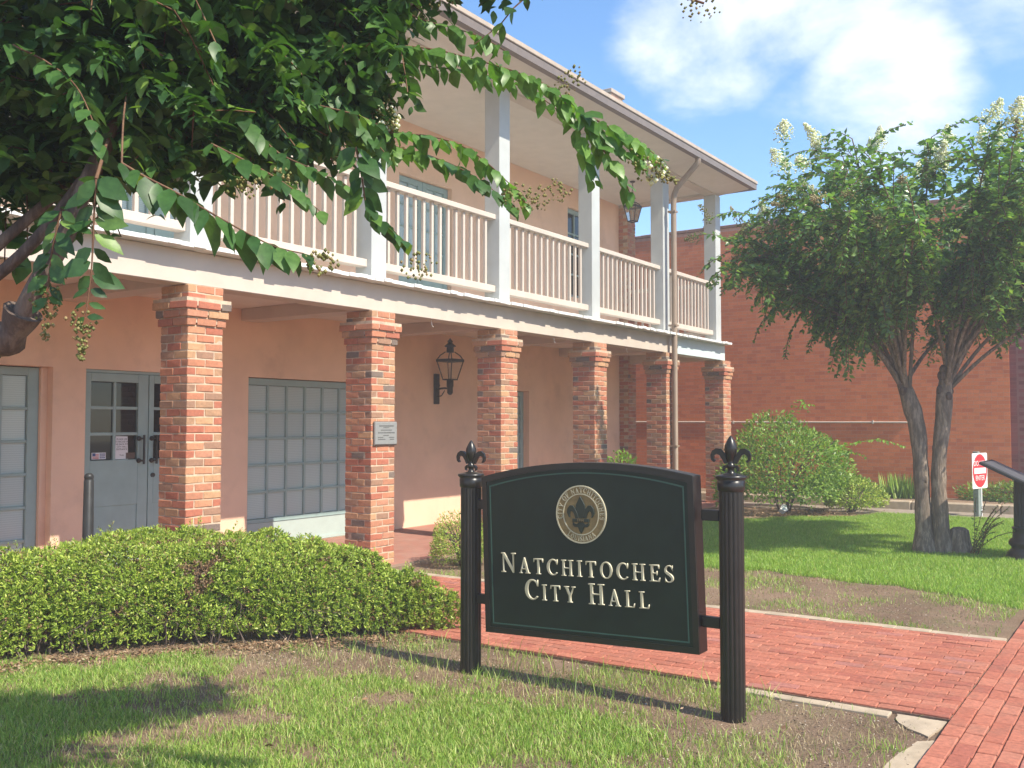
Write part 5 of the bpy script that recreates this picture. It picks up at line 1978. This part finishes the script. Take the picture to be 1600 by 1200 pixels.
# ------------------------------------------------------------------ litter and soil crumbs
def flakes(name, x, y, z, size, mat, flat=.5):
    n = len(x)
    A = np.stack([rng.normal(0, 1, n), rng.normal(0, 1, n), rng.normal(0, .25, n)], 1)
    Nn = np.stack([rng.normal(0, flat, n), rng.normal(0, flat, n), np.ones(n)], 1)
    o = leaves(name, np.stack([x, y, z], 1), A, Nn, size, rng.uniform(.7, 1.5, n), (QD_T, QD_F), mat, None)
    return o


n = 5200
t = rng.random(n)
fx = np.interp(t, [0, .3, .6, 1], [2.6, 3.6, 4.4, 5.6])
fy = np.interp(t, [0, .3, .6, 1], [6.45, 6.2, 5.65, 4.6])
off = np.abs(rng.normal(0, .16, n)) - .12
x, y = fx - off * .70 + rng.normal(0, .03, n), fy - off * .70 + rng.normal(0, .03, n)
tag(flakes('leaf_litter', x, y, rng.uniform(.004, .03, n), rng.uniform(.012, .04, n), M_litter), 'brown dead leaf litter strewn along the foot of the hedge', 'leaf litter')
n = 26000
x, y = rng.uniform(3.4, 5.64, n), rng.uniform(1.03, 6.0, n)
tag(flakes('soil_crumbs', x, y, rng.uniform(.001, .008, n), rng.uniform(.004, .019, n) * rng.uniform(.6, 1, n), M_chip, .8), 'pale crumbs and chips scattered on the bare soil round the sign', 'debris')
n = 14000
x, y = rng.uniform(7.85, 10.2, n), rng.uniform(1.1, 7, n)
tag(flakes('soil_crumbs', x, y, rng.uniform(.001, .01, n), rng.uniform(.006, .016, n), M_chip, .8), 'pale crumbs and chips on the bare strip beyond the path', 'debris')
n = 1400
x, y = rng.normal(17.0, .8, n), rng.normal(5.3, .5, n)
tag(flakes('leaf_litter', x, y, rng.uniform(.004, .03, n), rng.uniform(.02, .06, n), M_litter), 'brown dead leaf litter below the tall rounded shrub', 'leaf litter')
n = 26
x, y = rng.uniform(2.9, 5.0, n), rng.uniform(1.3, 5.4, n)
tag(flakes('fallen_leaves', x, y, rng.uniform(.02, .035, n), rng.uniform(.03, .055, n), M_litter), 'few dry brown leaves lying on the near grass', 'leaf litter')
n = 240
x, y = rng.uniform(5.65, 7.8, n), rng.uniform(1.0, 5, n)
tag(flakes('path_crumbs', x, y, rng.uniform(.031, .034, n), rng.uniform(.004, .011, n), M_chip, .3), 'small pale crumbs lying on the brick path', 'debris')
# pale scrap under the tall shrub
m = MB()
pts = [(16.62 + .11 * math.cos(a) * rk.uniform(.6, 1), 5.62 + .11 * math.sin(a) * rk.uniform(.6, 1), rk.uniform(.03, .22)) for a in np.linspace(0, 6, 9)]
m.add(pts + [(16.62, 5.62, .2), (16.62, 5.62, .02)], [(i, (i + 1) % 9, 9) for i in range(9)] + [((i + 1) % 9, i, 10) for i in range(9)])
tag(m.build('paper_scrap', M_paper), 'crumpled pale scrap lying under the tall rounded shrub', 'litter')

# dry thatch lying in the lawn
n = 46000
x, y = rng.uniform(.3, 5.4, n), rng.uniform(1.15, 6.6, n)
ok = in_view(x, y) & ~in_poly(x, y, HP) & ((fbm(x, y + 5, 2.7) > .40) | (rng.random(n) < .3))
x, y = x[ok], y[ok]
M_straw = leafy('dry_straw', [(0, (.28, .20, .11)), (.5, (.42, .33, .19)), (1, (.55, .47, .30))], True, .8, .1)
tag(blades('dry_thatch', x, y, rng.uniform(.02, .05, len(x)), rng.uniform(.0009, .0018, len(x)), 1.24, M_straw), 'dry straw coloured clippings lying between the near grass blades', 'thatch')
# lens glare, imitated by an added volume of haze
HZ = bpy.data.materials.new('glare_haze')
HZ.use_nodes = True
ht = HZ.node_tree
ht.nodes.clear()
ho = ht.nodes.new('ShaderNodeOutputMaterial')
hv = ht.nodes.new('ShaderNodeVolumePrincipled')
hv.inputs['Color'].default_value = (.95, .95, .95, 1)
hv.inputs['Density'].default_value = GLARE_HAZE
hv.inputs['Anisotropy'].default_value = .2
ht.links.new(hv.outputs[0], ho.inputs['Volume'])
tag(B(-61, -61, -1, 81, 71, 8.9).build('glare_haze', HZ), kind='stuff')
